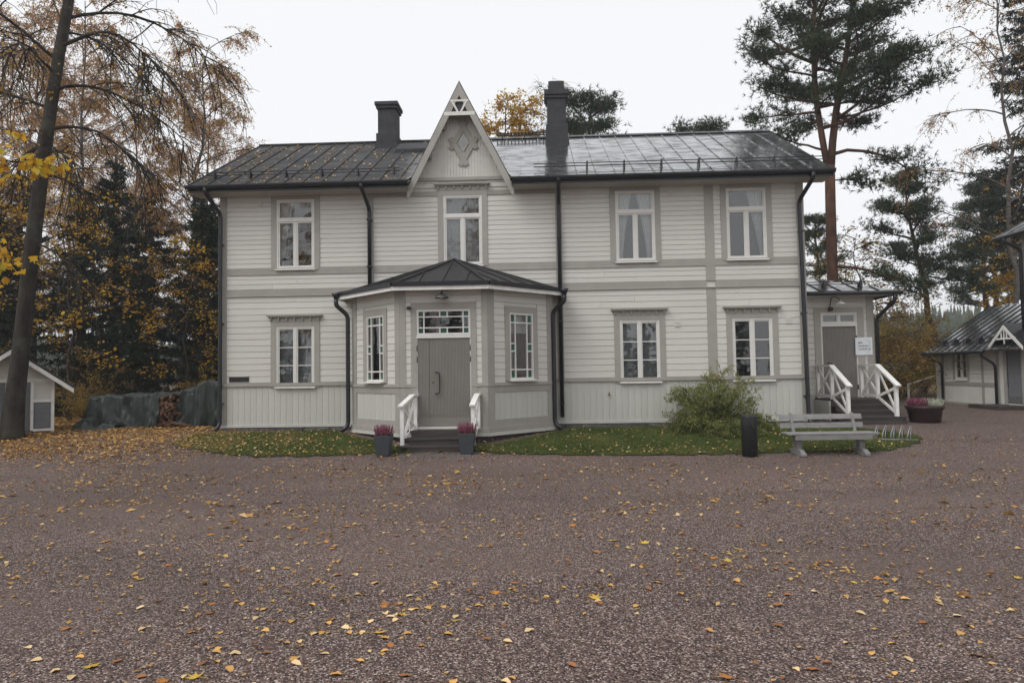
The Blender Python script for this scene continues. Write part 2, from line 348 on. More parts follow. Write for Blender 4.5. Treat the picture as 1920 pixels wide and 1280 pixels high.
tag(grid_sheet('forest_floor', lin(-.4, 19, 1.5), lin(9.5, 70, 1.5), .012, 'forest_floor'), kind='structure')

# ------------------------------------------------------------------ main house
W = 15.98
house = thing('wooden_house', 'two storey off-white wooden house with dark metal roof and porch', 'house')
def clip2(poly, a, b, c):
    """keep the part of a 2D polygon where a*x+b*y<=c"""
    out = []
    for i in range(len(poly)):
        p, q = poly[i], poly[(i+1) % len(poly)]
        dp = a*p[0]+b*p[1]-c; dq = a*q[0]+b*q[1]-c
        if dp <= 0: out.append(p)
        if dp*dq < 0:
            t = dp/(dp-dq); out.append((p[0]+(q[0]-p[0])*t, p[1]+(q[1]-p[1])*t))
    return out
def panelize(poly, udir, pitch, parent, m='roof_metal', t=.018, rib=.03, off=0.0, name='roof_panel'):
    """split a flat roof face into standing-seam panels, each an object with its own seam"""
    P = [Vector(p) for p in poly]; u = Vector(udir).normalized()
    nrm = Vector((0,0,0))
    for i in range(len(P)): nrm += P[i].cross(P[(i+1) % len(P)])
    nrm.normalize()
    if nrm.z < 0: nrm = -nrm
    v = nrm.cross(u); o0 = P[0]
    q = [((p-o0).dot(u), (p-o0).dot(v)) for p in P]
    u0 = min(a for a, b in q); u1 = max(a for a, b in q)
    n = max(1, int(round((u1-u0-off)/pitch))); st = (u1-u0-off)/n; edges = [u0] + [u0+off+st*i for i in range(0 if off else 1, n+1)]
    T = lambda a, b, h: o0 + u*a + v*b + nrm*h
    for k in range(len(edges)-1):
        a0, a1 = edges[k], edges[k+1]
        s = clip2(clip2(q, -1, 0, -(a0+.001)), 1, 0, a1-.001)
        if len(s) < 3: continue
        b = MB(); b.prism([T(x, y, 0) for x, y in s], nrm*t)
        e = clip2(clip2(q, -1, 0, -(a0+.001)), 1, 0, a0+.02)
        if len(e) >= 3:
            vv = [y for x, y in e]
            if max(vv)-min(vv) > .12: b.bar(T(a0+.012, min(vv)+.01, t+rib/2), T(a0+.012, max(vv)-.01, t+rib/2), .024, rib, nrm)
        b.build(name, m, parent)
def wall_holes(b, x0, x1, z0, z1, holes, y=0.0):
    xs_ = sorted({x0, x1} | {h[0] for h in holes} | {h[1] for h in holes})
    for a, c in zip(xs_, xs_[1:]):
        mid = (a+c)/2; hs_ = sorted([(h[2], h[3]) for h in holes if h[0] < mid < h[1]]); z = z0
        for (p, q) in hs_:
            if p > z: b.quad((a,y,z),(c,y,z),(c,y,p),(a,y,p))
            z = q
        if z < z1: b.quad((a,y,z),(c,y,z),(c,y,z1),(a,y,z1))
# board piece: one unit board (length 1 along x, height 1 along z) that all siding boards share
def board_mesh(name, m):
    prof = [(.004, 0), (-.010, 0), (-.025, .085), (-.021, .93), (-.009, .996), (.004, .996)]
    b = MB(); b.prism([(0, y, z) for y, z in prof], (1, 0, 0)); return b.mesh(name, m)
BOARD = board_mesh('siding_board', 'siding')
pk = MB(); pk.prism([(x, y, 0) for x, y in ((0, .004), (0, -.011), (.04, -.016), (.96, -.016), (1, -.011), (1, .004))], (0, 0, 1)); PLANK = pk.mesh('skirting_plank', 'skirt')
def boards(parent, x0, x1, z0, z1, pitch, blocks, M=None, first=BOARD):
    """rows of boards between x0..x1, cut short around blocks (bx0,bx1,bz0,bz1)"""
    n = max(1, int(round((z1-z0)/pitch))); h = (z1-z0)/n
    for i in range(n):
        za, zb = z0+i*h, z0+(i+1)*h; segs = [(x0, x1)]
        for (a, c, p, q) in blocks:
            if q > za+.2*h and p < zb-.2*h:
                ns = []
                for (s, e) in segs:
                    if a > s and a < e: ns.append((s, a))
                    if c > s and c < e: ns.append((c, e))
                    if a >= e or c <= s: ns.append((s, e))
                segs = ns
        cut = []
        for (s, e) in segs:                       # long runs are butt-jointed here and there
            if e-s > 2.2 and rng.random() < .35: j = s+(e-s)*rng.uniform(.25, .75); cut += [(s, j-.001), (j+.001, e)]
            else: cut.append((s, e))
        for (s, e) in cut:
            if e-s > .03:
                o = obj('siding_board', first, parent, (s+.001, 0, za), None, (e-s-.002, 1, h))
                if M is not None: o.matrix_local = M @ Matrix.Translation((s+.001, 0, za)) @ Matrix.Diagonal((e-s-.002, 1, h, 1))

UPX = [2.10, 6.77, 11.49, 14.48]; LOX = [2.09, 11.54, 14.55]
FW = 1.07; CW = 1.37
UZ0, UZ1, LZ0, LZ1 = 4.90, 6.84, 1.64, 3.30
holes = [(x-FW/2, x+FW/2, UZ0, UZ1) for x in UPX] + [(x-FW/2, x+FW/2, LZ0, LZ1) for x in LOX]
wb = MB(); wall_holes(wb, 0, W, .50, 7.46, holes, 0)
D = 8.2
wb.quad((0,0,.5),(0,0,7.46),(0,D,7.46),(0,D,.5)); wb.quad((W,0,.5),(W,D,.5),(W,D,7.46),(W,0,7.46)); wb.quad((0,D,.5),(0,D,7.46),(W,D,7.46),(W,D,.5))
for x in (0, W): wb.quad((x,0,7.46),(x,D,7.46),(x,D/2,9.70))
wall = wb.build('wall', 'siding', house)
cas = lambda x: (x-CW/2, x+CW/2)
PIL = [(.0,.16), (4.12,4.29), (9.32,9.49), (13.36,13.61), (15.82,W)]
upb = [cas(x)+(4.8, 7.5) for x in UPX] + [p+(4, 7.5) for p in PIL[1:4]]
boards(wall, .16, 15.82, 4.925, 7.45, .1315, upb + [(4.29, 9.32, 6.84, 6.965)])
boards(wall, .16, 15.82, 4.335, 4.755, .14, [p+(4, 5) for p in PIL[1:4]])
boards(wall, .16, 15.82, 1.75, 4.14, .1725, [cas(x)+(1.5, 3.40) for x in LOX] + [(3.86, 9.14, 1, 5), PIL[3]+(1, 5)])
for (a, c) in ((.16, 3.85), (9.15, 15.82)):
    n = int(round((c-a)/.171)); st = (c-a)/n
    for i in range(n): obj('skirting_plank', PLANK, wall, (a+i*st+.001, 0, .60), None, (st-.002, 1, 1.06))
# grey trim: corner boards, pilasters, belts, ledge
def trimbox(name, x0, x1, z0, z1, d=.036, parent=wall, m='trim'): return MB().box(x0, x1, -d, .0, z0, z1).build(name, m, parent)
trimbox('corner_board', -.036, .16, .52, 7.45, .040); trimbox('corner_board', 15.82, W+.036, .52, 7.45, .040)
trimbox('pilaster', 4.12, 4.29, 1.75, 7.45, .034); trimbox('pilaster', 9.32, 9.49, 1.75, 7.45, .034)
trimbox('pilaster', 13.36, 13.61, 4.335, 7.45, .034); trimbox('pilaster', 13.36, 13.61, 1.75, 4.14, .034)
sp_ = [(.16, 4.12), (4.29, 9.32), (9.49, 13.36), (13.61, 15.82)]
for (a, c) in sp_:
    trimbox('belt_board', a, c, 4.757, 4.925, .032); trimbox('belt_board', a, c, 4.165, 4.335, .032)
b = MB().box(.16, 15.82, -.062, 0, 4.138, 4.164); b.build('drip_moulding', 'trim', wall)
for (a, c) in sp_: MB().box(a, c, -.05, 0, 4.742, 4.756).build('drip_moulding', 'trim', wall)
for (a, c) in ((4.29, 6.77-CW/2), (6.77+CW/2, 9.32)): trimbox('belt_board', a, c, 6.84, 6.965, .03)
for (a, c) in ((.0, 3.85), (9.15, W)):
    MB().box(a-.03 if a == 0 else a, c+.03 if c == W else c, -.065, 0, 1.66, 1.75).build('water_table', 'trim', wall)
    MB().box(a-.03 if a == 0 else a, c+.03 if c == W else c, -.045, 0, .535, .60).build('base_board', 'skirt', wall)
for (x, z) in ((1.08,6.74),(12.47,6.76),(15.43,6.86),(12.56,3.18),(15.51,3.21)):
    v = MB().box(x-.07, x+.07, -.042, 0, z-.08, z+.08)
    for k in range(3): v.box(x-.05, x+.05, -.05, -.04, z-.055+k*.045, z-.03+k*.045)
    v.build('wall_vent', 'siding', wall)
MB().box(.24, .79, -.045, 0, 1.79, 1.93).build('wall_plaque', 'plaque', wall)
MB().lathe([(0,0),(.03,0),(.03,.03),(.015,.04),(.015,.09)], 8).build('tap', 'brass', wall, False, (10.68,-.07,1.28))
# foundation of rubble stone
fd = MB().box(.02, W-.02, -.015, .3, .1, .53).build('foundation', 'stone', house)
r2 = random.Random(3)
for (a, c) in ((0, 3.9), (9.05, W)):
    x = a
    while x < c-.1:
        l = min(r2.uniform(.3, .75), c-x)
        z0, z1 = .36+r2.uniform(-.03, .0), .525-r2.uniform(0, .03); yy = -.05-r2.uniform(0, .04)
        s = MB(); p = [(x+.01+r2.uniform(0,.03), z0), (x+l-.01-r2.uniform(0,.03), z0), (x+l-.01, (z0+z1)/2), (x+l-.02-r2.uniform(0,.03), z1), (x+.02+r2.uniform(0,.03), z1), (x+.01, (z0+z1)/2)]
        s.prism([(q[0], yy, q[1]) for q in p], (0, .06, 0)); s.build('foundation_stone', 'stone', fd, bevel=.012); x += l

def window(cx, z0, z1, fw, style, cw, ctop, parent=house, M=None, dentil=True, curtain=None, sill_out=.10, label=None, cwid=.155):
    """casing, sash, panes, sill, cornice, curtain and the room behind; local x along the wall, -y outward"""
    h0, h1 = -fw/2, fw/2; zt = z1-z0
    c = MB()
    c.box(-cw/2, h0-.0, -.044, .0, -.03, zt+ctop); c.box(h1, cw/2, -.044, .0, -.03, zt+ctop); c.box(h0, h1, -.042, .0, zt, zt+ctop-.002)
    win = c.build('window', 'trim', parent)
    win.matrix_local = (M if M is not None else Matrix.Identity(4)) @ Matrix.Translation((cx, 0, z0))
    if label: win['label'] = label
    s = MB(); fr = .05                                       # outer frame, then sash bars
    s.box(h0, h0+fr, -.03, .07, 0, zt); s.box(h1-fr, h1, -.03, .07, 0, zt); s.box(h0+fr, h1-fr, -.028, .07, zt-fr, zt); s.box(h0+fr, h1-fr, -.028, .07, 0, fr)
    sash = []; panes = []
    a, bb, lo, hi = h0+fr, h1-fr, fr, zt-fr
    def leaf(x0, x1, y0, y1, rows, st=.045, y=-.012):
        q = MB(); q.box(x0, x0+st, y, .03, y0, y1); q.box(x1-st, x1, y, .03, y0, y1); q.box(x0+st, x1-st, y+.002, .03, y0, y0+st); q.box(x0+st, x1-st, y+.002, .03, y1-st, y1)
        gx0, gx1, gy0, gy1 = x0+st, x1-st, y0+st, y1-st
        for k in range(1, rows):
            zz = gy0+(gy1-gy0)*k/rows; q.box(gx0, gx1, y+.004, .026, zz-.012, zz+.012)
        q.build('sash', 'sash', win)
        for k in range(rows):
            p0 = gy0+(gy1-gy0)*k/rows; p1 = gy0+(gy1-gy0)*(k+1)/rows
            MB().quad((gx0,.012,p0),(gx1,.012,p0),(gx1,.012,p1),(gx0,.012,p1)).build('pane', 'glass', win)
    if style == 'upper':
        tz = lo + (hi-lo)*.715
        s.box(a, bb, -.034, .07, tz-.045, tz+.035)
        s.box(-.032, .032, -.026, .07, lo, tz-.045)
        leaf(a, bb, tz+.035, hi, 1, .035); leaf(a, -.03, lo, tz-.045, 1, .04); leaf(.03, bb, lo, tz-.045, 1, .04)
    elif style == 'lower':
        s.box(-.034, .034, -.026, .07, lo, hi)
        leaf(a, -.032, lo, hi, 3, .036); leaf(.032, bb, lo, hi, 3, .036)
    elif style == 'porch':
        gx = [a, a+(bb-a)*.22, a+(bb-a)*.78, bb]; gz_ = [lo, lo+.2, lo+(hi-lo)*.42, lo+(hi-lo)*.54, hi-.2, hi]; bw = .018
        q = MB()
        for x in gx[1:3]: q.box(x-bw, x+bw, -.02, .03, lo, hi)
        for k, z in enumerate(gz_[1:5]):
            for (x0, x1) in ([(gx[0], gx[1]-bw), (gx[1]+bw, gx[2]-bw), (gx[2]+bw, gx[3])] if k in (0, 3) else [(gx[0], gx[1]-bw), (gx[2]+bw, gx[3])]):
                q.box(x0, x1, -.018, .028, z-bw, z+bw)
        q.build('glazing_bar', 'sash', win)
        for i in range(3):
            for j in range(5):
                if i == 1 and j in (2, 3): continue
                z1_ = gz_[4] if (i == 1 and j == 1) else gz_[j+1]
                g = (i != 1 and j in (0, 2, 4))
                MB().quad((gx[i],.012,gz_[j]),(gx[i+1],.012,gz_[j]),(gx[i+1],.012,z1_),(gx[i],.012,z1_)).build('pane', 'green_glass' if g else 'glass', win)
    elif style == 'transom':
        gx = [a, a+.13, -.09, .09, bb-.13, bb]; gz_ = [lo, lo+.13, hi-.13, hi]; bw = .014; q = MB()
        for z in gz_[1:3]: q.box(a, bb, -.02, .03, z-bw, z+bw)
        for k, x in enumerate(gx[1:5]):
            for j in range(3):
                if k in (1, 2) and j == 1: continue
                q.box(x-bw, x+bw, -.018, .028, gz_[j]+(bw if j else 0), gz_[j+1]-(bw if j < 2 else 0))
        q.build('glazing_bar', 'sash', win)
        for j in range(3):
            cells = [(0,1),(1,2),(2,3),(3,4),(4,5)] if j != 1 else [(0,1),(1,4),(4,5)]
            for (i, k) in cells:
                g = j != 1 and i in (0, 2, 4)
                MB().quad((gx[i],.012,gz_[j]),(gx[k],.012,gz_[j]),(gx[k],.012,gz_[j+1]),(gx[i],.012,gz_[j+1])).build('pane', 'green_glass' if g else 'glass', win)
    elif style == 'twin':
        s.box(-.03, .03, -.026, .07, lo, hi)
        leaf(a, -.028, lo, hi, 1, .03); leaf(.028, bb, lo, hi, 1, .03)
    s.build('frame', 'sash', win)
    if sill_out:
        sl = MB(); sl.prism([(h0-.03, .0, .012), (h0-.03, -sill_out, -.018), (h0-.03, -sill_out, -.045), (h0-.03, .0, -.03)], (fw+.06, 0, 0)); sl.build('sill', 'sash', win)
    if dentil:
        ct = zt+ctop; k = MB(); e = cw/2+.085
        k.box(-e, e, -.15, 0, ct+.15, ct+.185); k.box(-e+.03, e-.03, -.12, 0, ct+.12, ct+.149)
        k.prism([(-cw/2-.005, -.05, ct), (cw/2+.005, -.05, ct), (e-.04, -.05, ct+.119), (-e+.04, -.05, ct+.119)], (0, .05, 0))
        kc = k.build('cornice', 'trim', win)
        for i in range(7):
            x = -cw/2+.02 + (cw-.04)*i/6
            d = MB(); d.box(x-.016, x+.016, -.10, -.05, ct+.045, ct+.12); d.prism([(x-.024, -.085, ct+.045), (x, -.085, ct+.012), (x+.024, -.085, ct+.045), (x, -.085, ct+.07)], (0, .035, 0))
            d.build('dentil', 'trim', win)
    # dim room behind the glass
    rm = MB(); d_ = 1.3; e = .35
    P = [(h0-e,.075,-.3),(h1+e,.075,-.3),(h1+e,.075,zt+.2),(h0-e,.075,zt+.2),(h0-e,d_,-.3),(h1+e,d_,-.3),(h1+e,d_,zt+.2),(h0-e,d_,zt+.2)]
    rm.add(P, [(4,5,6,7),(0,1,5,4),(3,7,6,2),(0,4,7,3),(1,2,6,5)])
    rm.quad((h0-e,.074,-.3),(h0+.01,.074,-.3),(h0+.01,.074,zt+.2),(h0-e,.074,zt+.2)); rm.quad((h1-.01,.074,-.3),(h1+e,.074,-.3),(h1+e,.074,zt+.2),(h1-.01,.074,zt+.2))
    rm.build('room', 'interior', win)
    def drape(x0f, x1f, z0_, z1_, m='curtain', waves=5, y=.16, amp=.03):
        n = 28; rows = 7; d = MB()
        for j in range(rows+1):
            t = j/rows; z = z0_+(z1_-z0_)*t; x0, x1 = x0f(t), x1f(t)
            for i in range(n+1):
                s_ = i/n; d.v.append((x0+(x1-x0)*s_, y+amp*math.sin(s_*waves*6.28+t), z))
        for j in range(rows):
            for i in range(n):
                q = j*(n+1)+i; d.f.append((q, q+1, q+n+2, q+n+1))
        d.build('curtain', m, win, True)
    if curtain == 'tied':
        wv = lambda t: .16+.30*max(0, (t-.12))**1.2
        drape(lambda t: h0+.03, lambda t: h0+.05+wv(t), 0, zt*.98); drape(lambda t: h1-.05-wv(t), lambda t: h1-.03, 0, zt*.98)
    elif curtain == 'left':
        drape(lambda t: h0+.03, lambda t: h0+.12+.34*max(0, t-.1)**1.1, 0, zt*.98); drape(lambda t: h1-.08-.1*t, lambda t: h1-.03, 0, zt*.98)
    elif curtain == 'right':
        drape(lambda t: h1-.12-.36*max(0, t-.05)**1.1, lambda t: h1-.03, 0, zt*.98); drape(lambda t: h0+.03, lambda t: h0+.07+.06*t, 0, zt*.98)
    elif curtain == 'top': drape(lambda t: h0+.02, lambda t: h1-.02, zt*.70, zt*.99, waves=9)
    elif curtain == 'blind': drape(lambda t: h0+.02, lambda t: h1-.02, 0, zt*.98, 'blind', 11, .14, .012)
    return win
for x, cu in zip(UPX, ('left', 'blind', 'tied', 'right')): window(x, UZ0, UZ1, FW, 'upper', CW, .14, curtain=cu)
for x, cu in zip(LOX, ('blind', 'blind', None)): window(x, LZ0, LZ1, FW, 'lower', CW, .13, curtain=cu)

# roof
EY, EZ, RY, RZ = -.62, 7.13, 4.10, 9.78
SL = (RZ-EZ)/(RY-EY); rz_ = lambda y: EZ+(y-EY)*SL
X0, X1 = -.62, 16.56
DX, DAZ, DSL = 6.76, 9.90, 1.985              # dormer centre, apex height, slope
vw = (DAZ-EZ)/DSL; vtop = max(.02, (DAZ-RZ)/DSL)
rf = MB(); th = .10
rf.quad((X0,EY,EZ-.06),(DX-vw,EY,EZ-.06),(DX-vtop,RY,RZ-.06),(X0,RY,RZ-.06)); rf.quad((DX+vw,EY,EZ-.06),(X1,EY,EZ-.06),(X1,RY,RZ-.06),(DX+vtop,RY,RZ-.06))
rf.quad((X0,RY,RZ-.012),(X1,RY,RZ-.012),(X1,RY*2-EY,EZ-.012),(X0,RY*2-EY,EZ-.012))
roof = rf.build('roof', 'soffit', house)
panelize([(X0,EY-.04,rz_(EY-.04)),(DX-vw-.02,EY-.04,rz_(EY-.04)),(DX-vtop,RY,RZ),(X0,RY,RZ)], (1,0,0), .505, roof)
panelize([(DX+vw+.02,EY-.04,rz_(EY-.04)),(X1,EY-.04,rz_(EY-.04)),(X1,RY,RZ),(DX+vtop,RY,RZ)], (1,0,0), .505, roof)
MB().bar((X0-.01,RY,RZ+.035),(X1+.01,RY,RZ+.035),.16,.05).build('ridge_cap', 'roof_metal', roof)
for x in (X0-.012, X1+.012):
    MB().prism([(x-.012,EY-.05,EZ-.17),(x-.012,EY-.05,EZ+.0),(x-.012,RY,RZ+.03),(x-.012,RY,RZ-.16)], (.024,0,0)).build('verge_board', 'gutter', roof)
for (a, c) in ((X0, DX-vw), (DX+vw, X1)):
    MB().box(a, c, EY-.03, EY-.005, EZ-.20, EZ-.02).build('fascia', 'gutter', roof)
    MB().box(a, c, EY, .0, EZ-.19, EZ-.165).build('soffit_board', 'soffit', roof)
    g = MB(); pr = [(EY-.05-.065*math.cos(t)-.065, EZ-.03-.10*math.sin(t)) for t in [math.pi*i/8 for i in range(9)]]
    n_ = len(pr); pr2 = pr + [(y+(.008 if i < 4 else -.008), z+.006) for i, (y, z) in reversed(list(enumerate(pr)))]
    g.prism([(a-.03, y, z) for y, z in pr2], (c-a+.06, 0, 0)); g.build('gutter', 'gutter', roof)
# snow rails
for (a, c) in ((X0+.0, 5.05), (8.75, X1)):
    yb = -.10; r = MB()
    for dz in (.13, .21): r.tube([(a, yb, rz_(yb)+dz), (c, yb, rz_(yb)+dz)], .013, 6)
    r.build('snow_rail', 'gutter', roof)
    x = a+.45
    while x < c:
        k = MB(); k.prism([(x-.02, yb-.05, rz_(yb-.05)+.02), (x-.02, yb+.18, rz_(yb+.18)+.02), (x-.02, yb+.02, rz_(yb)+.25), (x-.02, yb-.03, rz_(yb)+.25)], (.04, 0, 0))
        k.build('rail_bracket', 'gutter', roof); x += 1.01
# ridge catwalk and hatch
cw_ = MB()
for dy in (-.1, .1): cw_.bar((7.5, RY+dy, RZ+.17), (9.2, RY+dy, RZ+.17), .04, .03)
for i in range(15): cw_.box(7.5+i*.12, 7.54+i*.12, RY-.14, RY+.14, RZ+.185, RZ+.20)
for x in (7.7, 8.45, 9.1): cw_.bar((x, RY-.1, RZ-.02), (x, RY-.1, RZ+.17), .03, .03, (0,1,0)); cw_.bar((x, RY+.1, RZ-.02), (x, RY+.1, RZ+.17), .03, .03, (0,1,0))
cw_.build('roof_catwalk', 'gutter', roof)
MB().prism([(4.35,2.55,rz_(2.55)+.02),(4.35,2.55,rz_(2.55)+.14),(4.35,3.35,rz_(3.35)+.14),(4.35,3.35,rz_(3.35)+.02)], (1.1,0,0)).build('roof_hatch', 'chimney', roof, bevel=.01)
def chimney(x0, x1, ztop, steps):
    y0, y1 = 3.35, 4.05; b = MB(); zb = rz_(y0)-.1
    zs = steps[0]
    b.box(x0-.05, x1+.05, y0-.05, y1+.05, zb, zs); b.box(x0, x1, y0, y1, zs+.0005, steps[1])
    b.box(x0-.05, x1+.05, y0-.05, y1+.05, steps[1]+.0005, steps[1]+.1); b.box(x0-.09, x1+.09, y0-.09, y1+.09, steps[1]+.1005, steps[2])
    if steps[2] < ztop-.05: b.box(x0+.05, x1-.05, y0+.05, y1-.05, steps[2]+.0005, ztop)
    b.box(x0+.1, x1-.1, y0+.1, y1-.1, ztop, ztop+.03)
    c = b.build('chimney', 'chimney', roof, bevel=.012)
    MB().box(x0-.08, x1+.08, y0-.09, y0-.045, zb, rz_(y0)+.12).build('chimney_flashing', 'gutter', c)
chimney(3.63, 4.22, 10.92, (9.85, 10.68, 10.90)); chimney(9.21, 9.82, 11.44, (9.98, 10.85, 11.12))

# wall dormer with steep gable
dm = MB(); dy0, dy1 = -.40, 3.9
zf = DAZ-DSL*1.45
dm.quad((DX, -.012, 9.75), (DX-1.27, -.012, 7.33), (DX+1.27, -.012, 7.33))
dorm = dm.build('dormer', 'siding', house)
k = 0; x = DX-1.25
while x < DX+1.24:                             # upright boarding of the gable
    x1 = min(x+.085, DX+1.25); zt0 = DAZ-.16-DSL*abs(x-DX)*1.0; zt1 = DAZ-.16-DSL*abs(x1-DX)
    z0, z1 = max(7.35, zt0), max(7.35, zt1)
    if max(z0, z1) > 7.4: MB().prism([(x+.004,-.03,7.34),(x1-.004,-.03,7.34),(x1-.004,-.03,z1),(x+.004,-.03,z0)], (0,.018,0)).build('gable_plank', 'siding', dorm)
    x = x1
MB().box(DX-1.30, DX+1.30, -.07, 0, 7.25, 7.34).build('gable_moulding', 'trim', dorm)
for s in (-1, 1):
    e = lambda u_, d_=0: (DX+s*u_, DAZ-DSL*u_-d_)
    px = lambda u_, y, d_=0: (DX+s*u_, y, DAZ-DSL*u_-d_)
    dr = MB(); t_ = .05
    dr.add([px(0,dy0,0), px(1.43,dy0,0), px(1.43,.35,0), px(0,RY,0), px(0,dy0,.11), px(1.43,dy0,.11), px(1.43,.35,.11), px(0,RY,.11)],
           [(0,1,2,3),(7,6,5,4),(0,4,5,1),(1,5,6,2),(2,6,7,3),(3,7,4,0)])
    dr.build('dormer_roof', 'gutter', dorm)
    bb_ = MB(); bb_.prism([px(0,dy0-.03,.06), px(1.45,dy0-.03,.06), px(1.45,dy0-.03,.06+.28), px(1.38,dy0-.03,.36+.06), px(0,dy0-.03,.06+.36)], (0,.04,0)); bb_.build('bargeboard', 'trim', dorm)
    sf = MB(); sf.add([px(.05,dy0,.13), px(1.42,dy0,.13), px(1.42,0,.13), px(.05,0,.13), px(.05,dy0,.16), px(1.42,dy0,.16), px(1.42,0,.16), px(.05,0,.16)], [(0,1,2,3),(7,6,5,4),(0,4,5,1),(2,6,7,3)])
    sf.build('soffit_board', 'soffit', dorm)
    for u_ in (.48, .88): MB().bar(px(u_, -.02, .24), px(u_, dy0+.01, .24), .09, .13, (s*.9, 0, .45)).build('purlin_end', 'trim', dorm)
    MB().bar((DX+s*.02, dy0-.012, 8.98), (DX+s*.20, dy0-.012, 9.33), .05, .05, (0,1,0)).build('gable_brace', 'sash', dorm)
MB().box(DX-.42, DX+.42, dy0-.035, dy0+.01, 8.93, 9.03).build('collar_beam', 'sash', dorm)
MB().box(DX-.25, DX+.25, dy0-.034, dy0+.009, 9.31, 9.36).build('collar_beam', 'sash', dorm)
MB().quad((DX-.40,dy0+.03,9.0),(DX+.40,dy0+.03,9.0),(DX,dy0+.03,9.78)).build('gable_shade', 'black_iron', dorm)  # black sheet stands in for the shade under the gable overhang
oc = (DX+.06, 8.28)
for (s, t) in ((-1,1),(1,1),(1,-1),(-1,-1)):   # four crossing boards form a diamond
    hx, hz = .27, .46
    a = Vector((oc[0]+s*(hx+.09), -.055 - (.004 if s*t > 0 else 0), oc[1]-t*.16)); c = Vector((oc[0]-s*.09, -.055 - (.004 if s*t > 0 else 0), oc[1]+t*(hz+.16)))
    MB().bar(a, c, .13, .03, (0,1,0)).build('ornament_board', 'trim', dorm)
dmn = lambda r, y: [(oc[0], y, oc[1]-r*1.7), (oc[0]+r, y, oc[1]), (oc[0], y, oc[1]+r*1.7), (oc[0]-r, y, oc[1])]
MB().prism(dmn(.145, -.085), (0,.03,0)).build('ornament_frame', 'soffit', dorm); MB().prism(dmn(.105, -.09), (0,.03,0)).build('ornament_pane', 'glass', dorm)
MB().prism(dmn(.105, -.0865), (0,.001,0)).build('ornament_backing', 'blind', dorm)

def pipe(pts, r=.055, parent=house, name='downpipe'):
    P = [Vector(p) for p in pts]; out = [P[0]]
    for i in range(1, len(P)-1):
        a = (P[i-1]-P[i]); c = (P[i+1]-P[i]); k = min(.12, a.length*.45, c.length*.45)
        p0 = P[i]+a.normalized()*k; p1 = P[i]+c.normalized()*k
        for t in (0, .25, .5, .75, 1): out.append(p0*(1-t)**2 + P[i]*2*t*(1-t) + p1*t*t)
    out.append(P[-1]); return MB().tube(out, r, 10).build(name, 'gutter', parent, True)
gy_ = EY-.115
pipe([(-.12,gy_,EZ-.1),(-.12,gy_,6.93),(.03,-.14,6.45),(.03,-.14,.62),(-.03,-.32,.47)])
pipe([(4.13,gy_,EZ-.1),(4.13,gy_,6.95),(4.20,-.13,6.5),(4.20,-.13,4.2)])
pipe([(9.40,gy_,EZ-.1),(9.40,gy_,6.98),(9.41,-.13,6.55),(9.41,-.13,.72)])
pipe([(16.02,gy_,EZ-.1),(16.02,gy_,6.88),(15.86,-.14,6.42),(15.92,-.14,.60),(15.95,-.3,.46)])
for (x, zs) in ((.03,(1.2,3.4,5.6)),(4.20,(4.9,6.2)),(9.41,(1.1,3.3,5.6)),(15.89,(1.2,3.4,5.6))):
    for z in zs: MB().box(x-.064, x+.064, -.20, .0, z-.02, z+.02).build('pipe_clamp', 'gutter', house)

# ------------------------------------------------------------------ porch (five-sided bay)
XC = 6.5; PF = [(3.85,0),(3.85,-.5),(5.44,-2.09),(7.56,-2.09),(9.15,-.5),(9.15,0)]
def face_matrix(p, q):
    p = Vector((p[0],p[1],0)); q = Vector((q[0],q[1],0)); u = (q-p).normalized()
    return Matrix(((u.x, -u.y, 0, p.x), (u.y, u.x, 0, p.y), (0, 0, 1, 0), (0, 0, 0, 1))), (q-p).length
PZ0, PL, PT = .42, 1.62, 4.02
pw = MB(); FM = []
for i in range(5):
    M, L_ = face_matrix(PF[i], PF[i+1]); FM.append((M, L_))
    hl = [(L_/2-.415, L_/2+.415, 1.76, 3.44)] if i in (1, 3) else ([(L_/2-.66, L_/2+.66, .60, 3.50)] if i == 2 else [])
    t = MB(); wall_holes(t, 0, L_, PZ0, PT, hl, 0); pw.add([M @ Vector(v) for v in t.v], t.f)
porch = pw.build('porch_wall', 'siding', house)
def on(M, b, name, m, parent, **k):
    o = b.build(name, m, parent, **k); o.matrix_local = M; return o
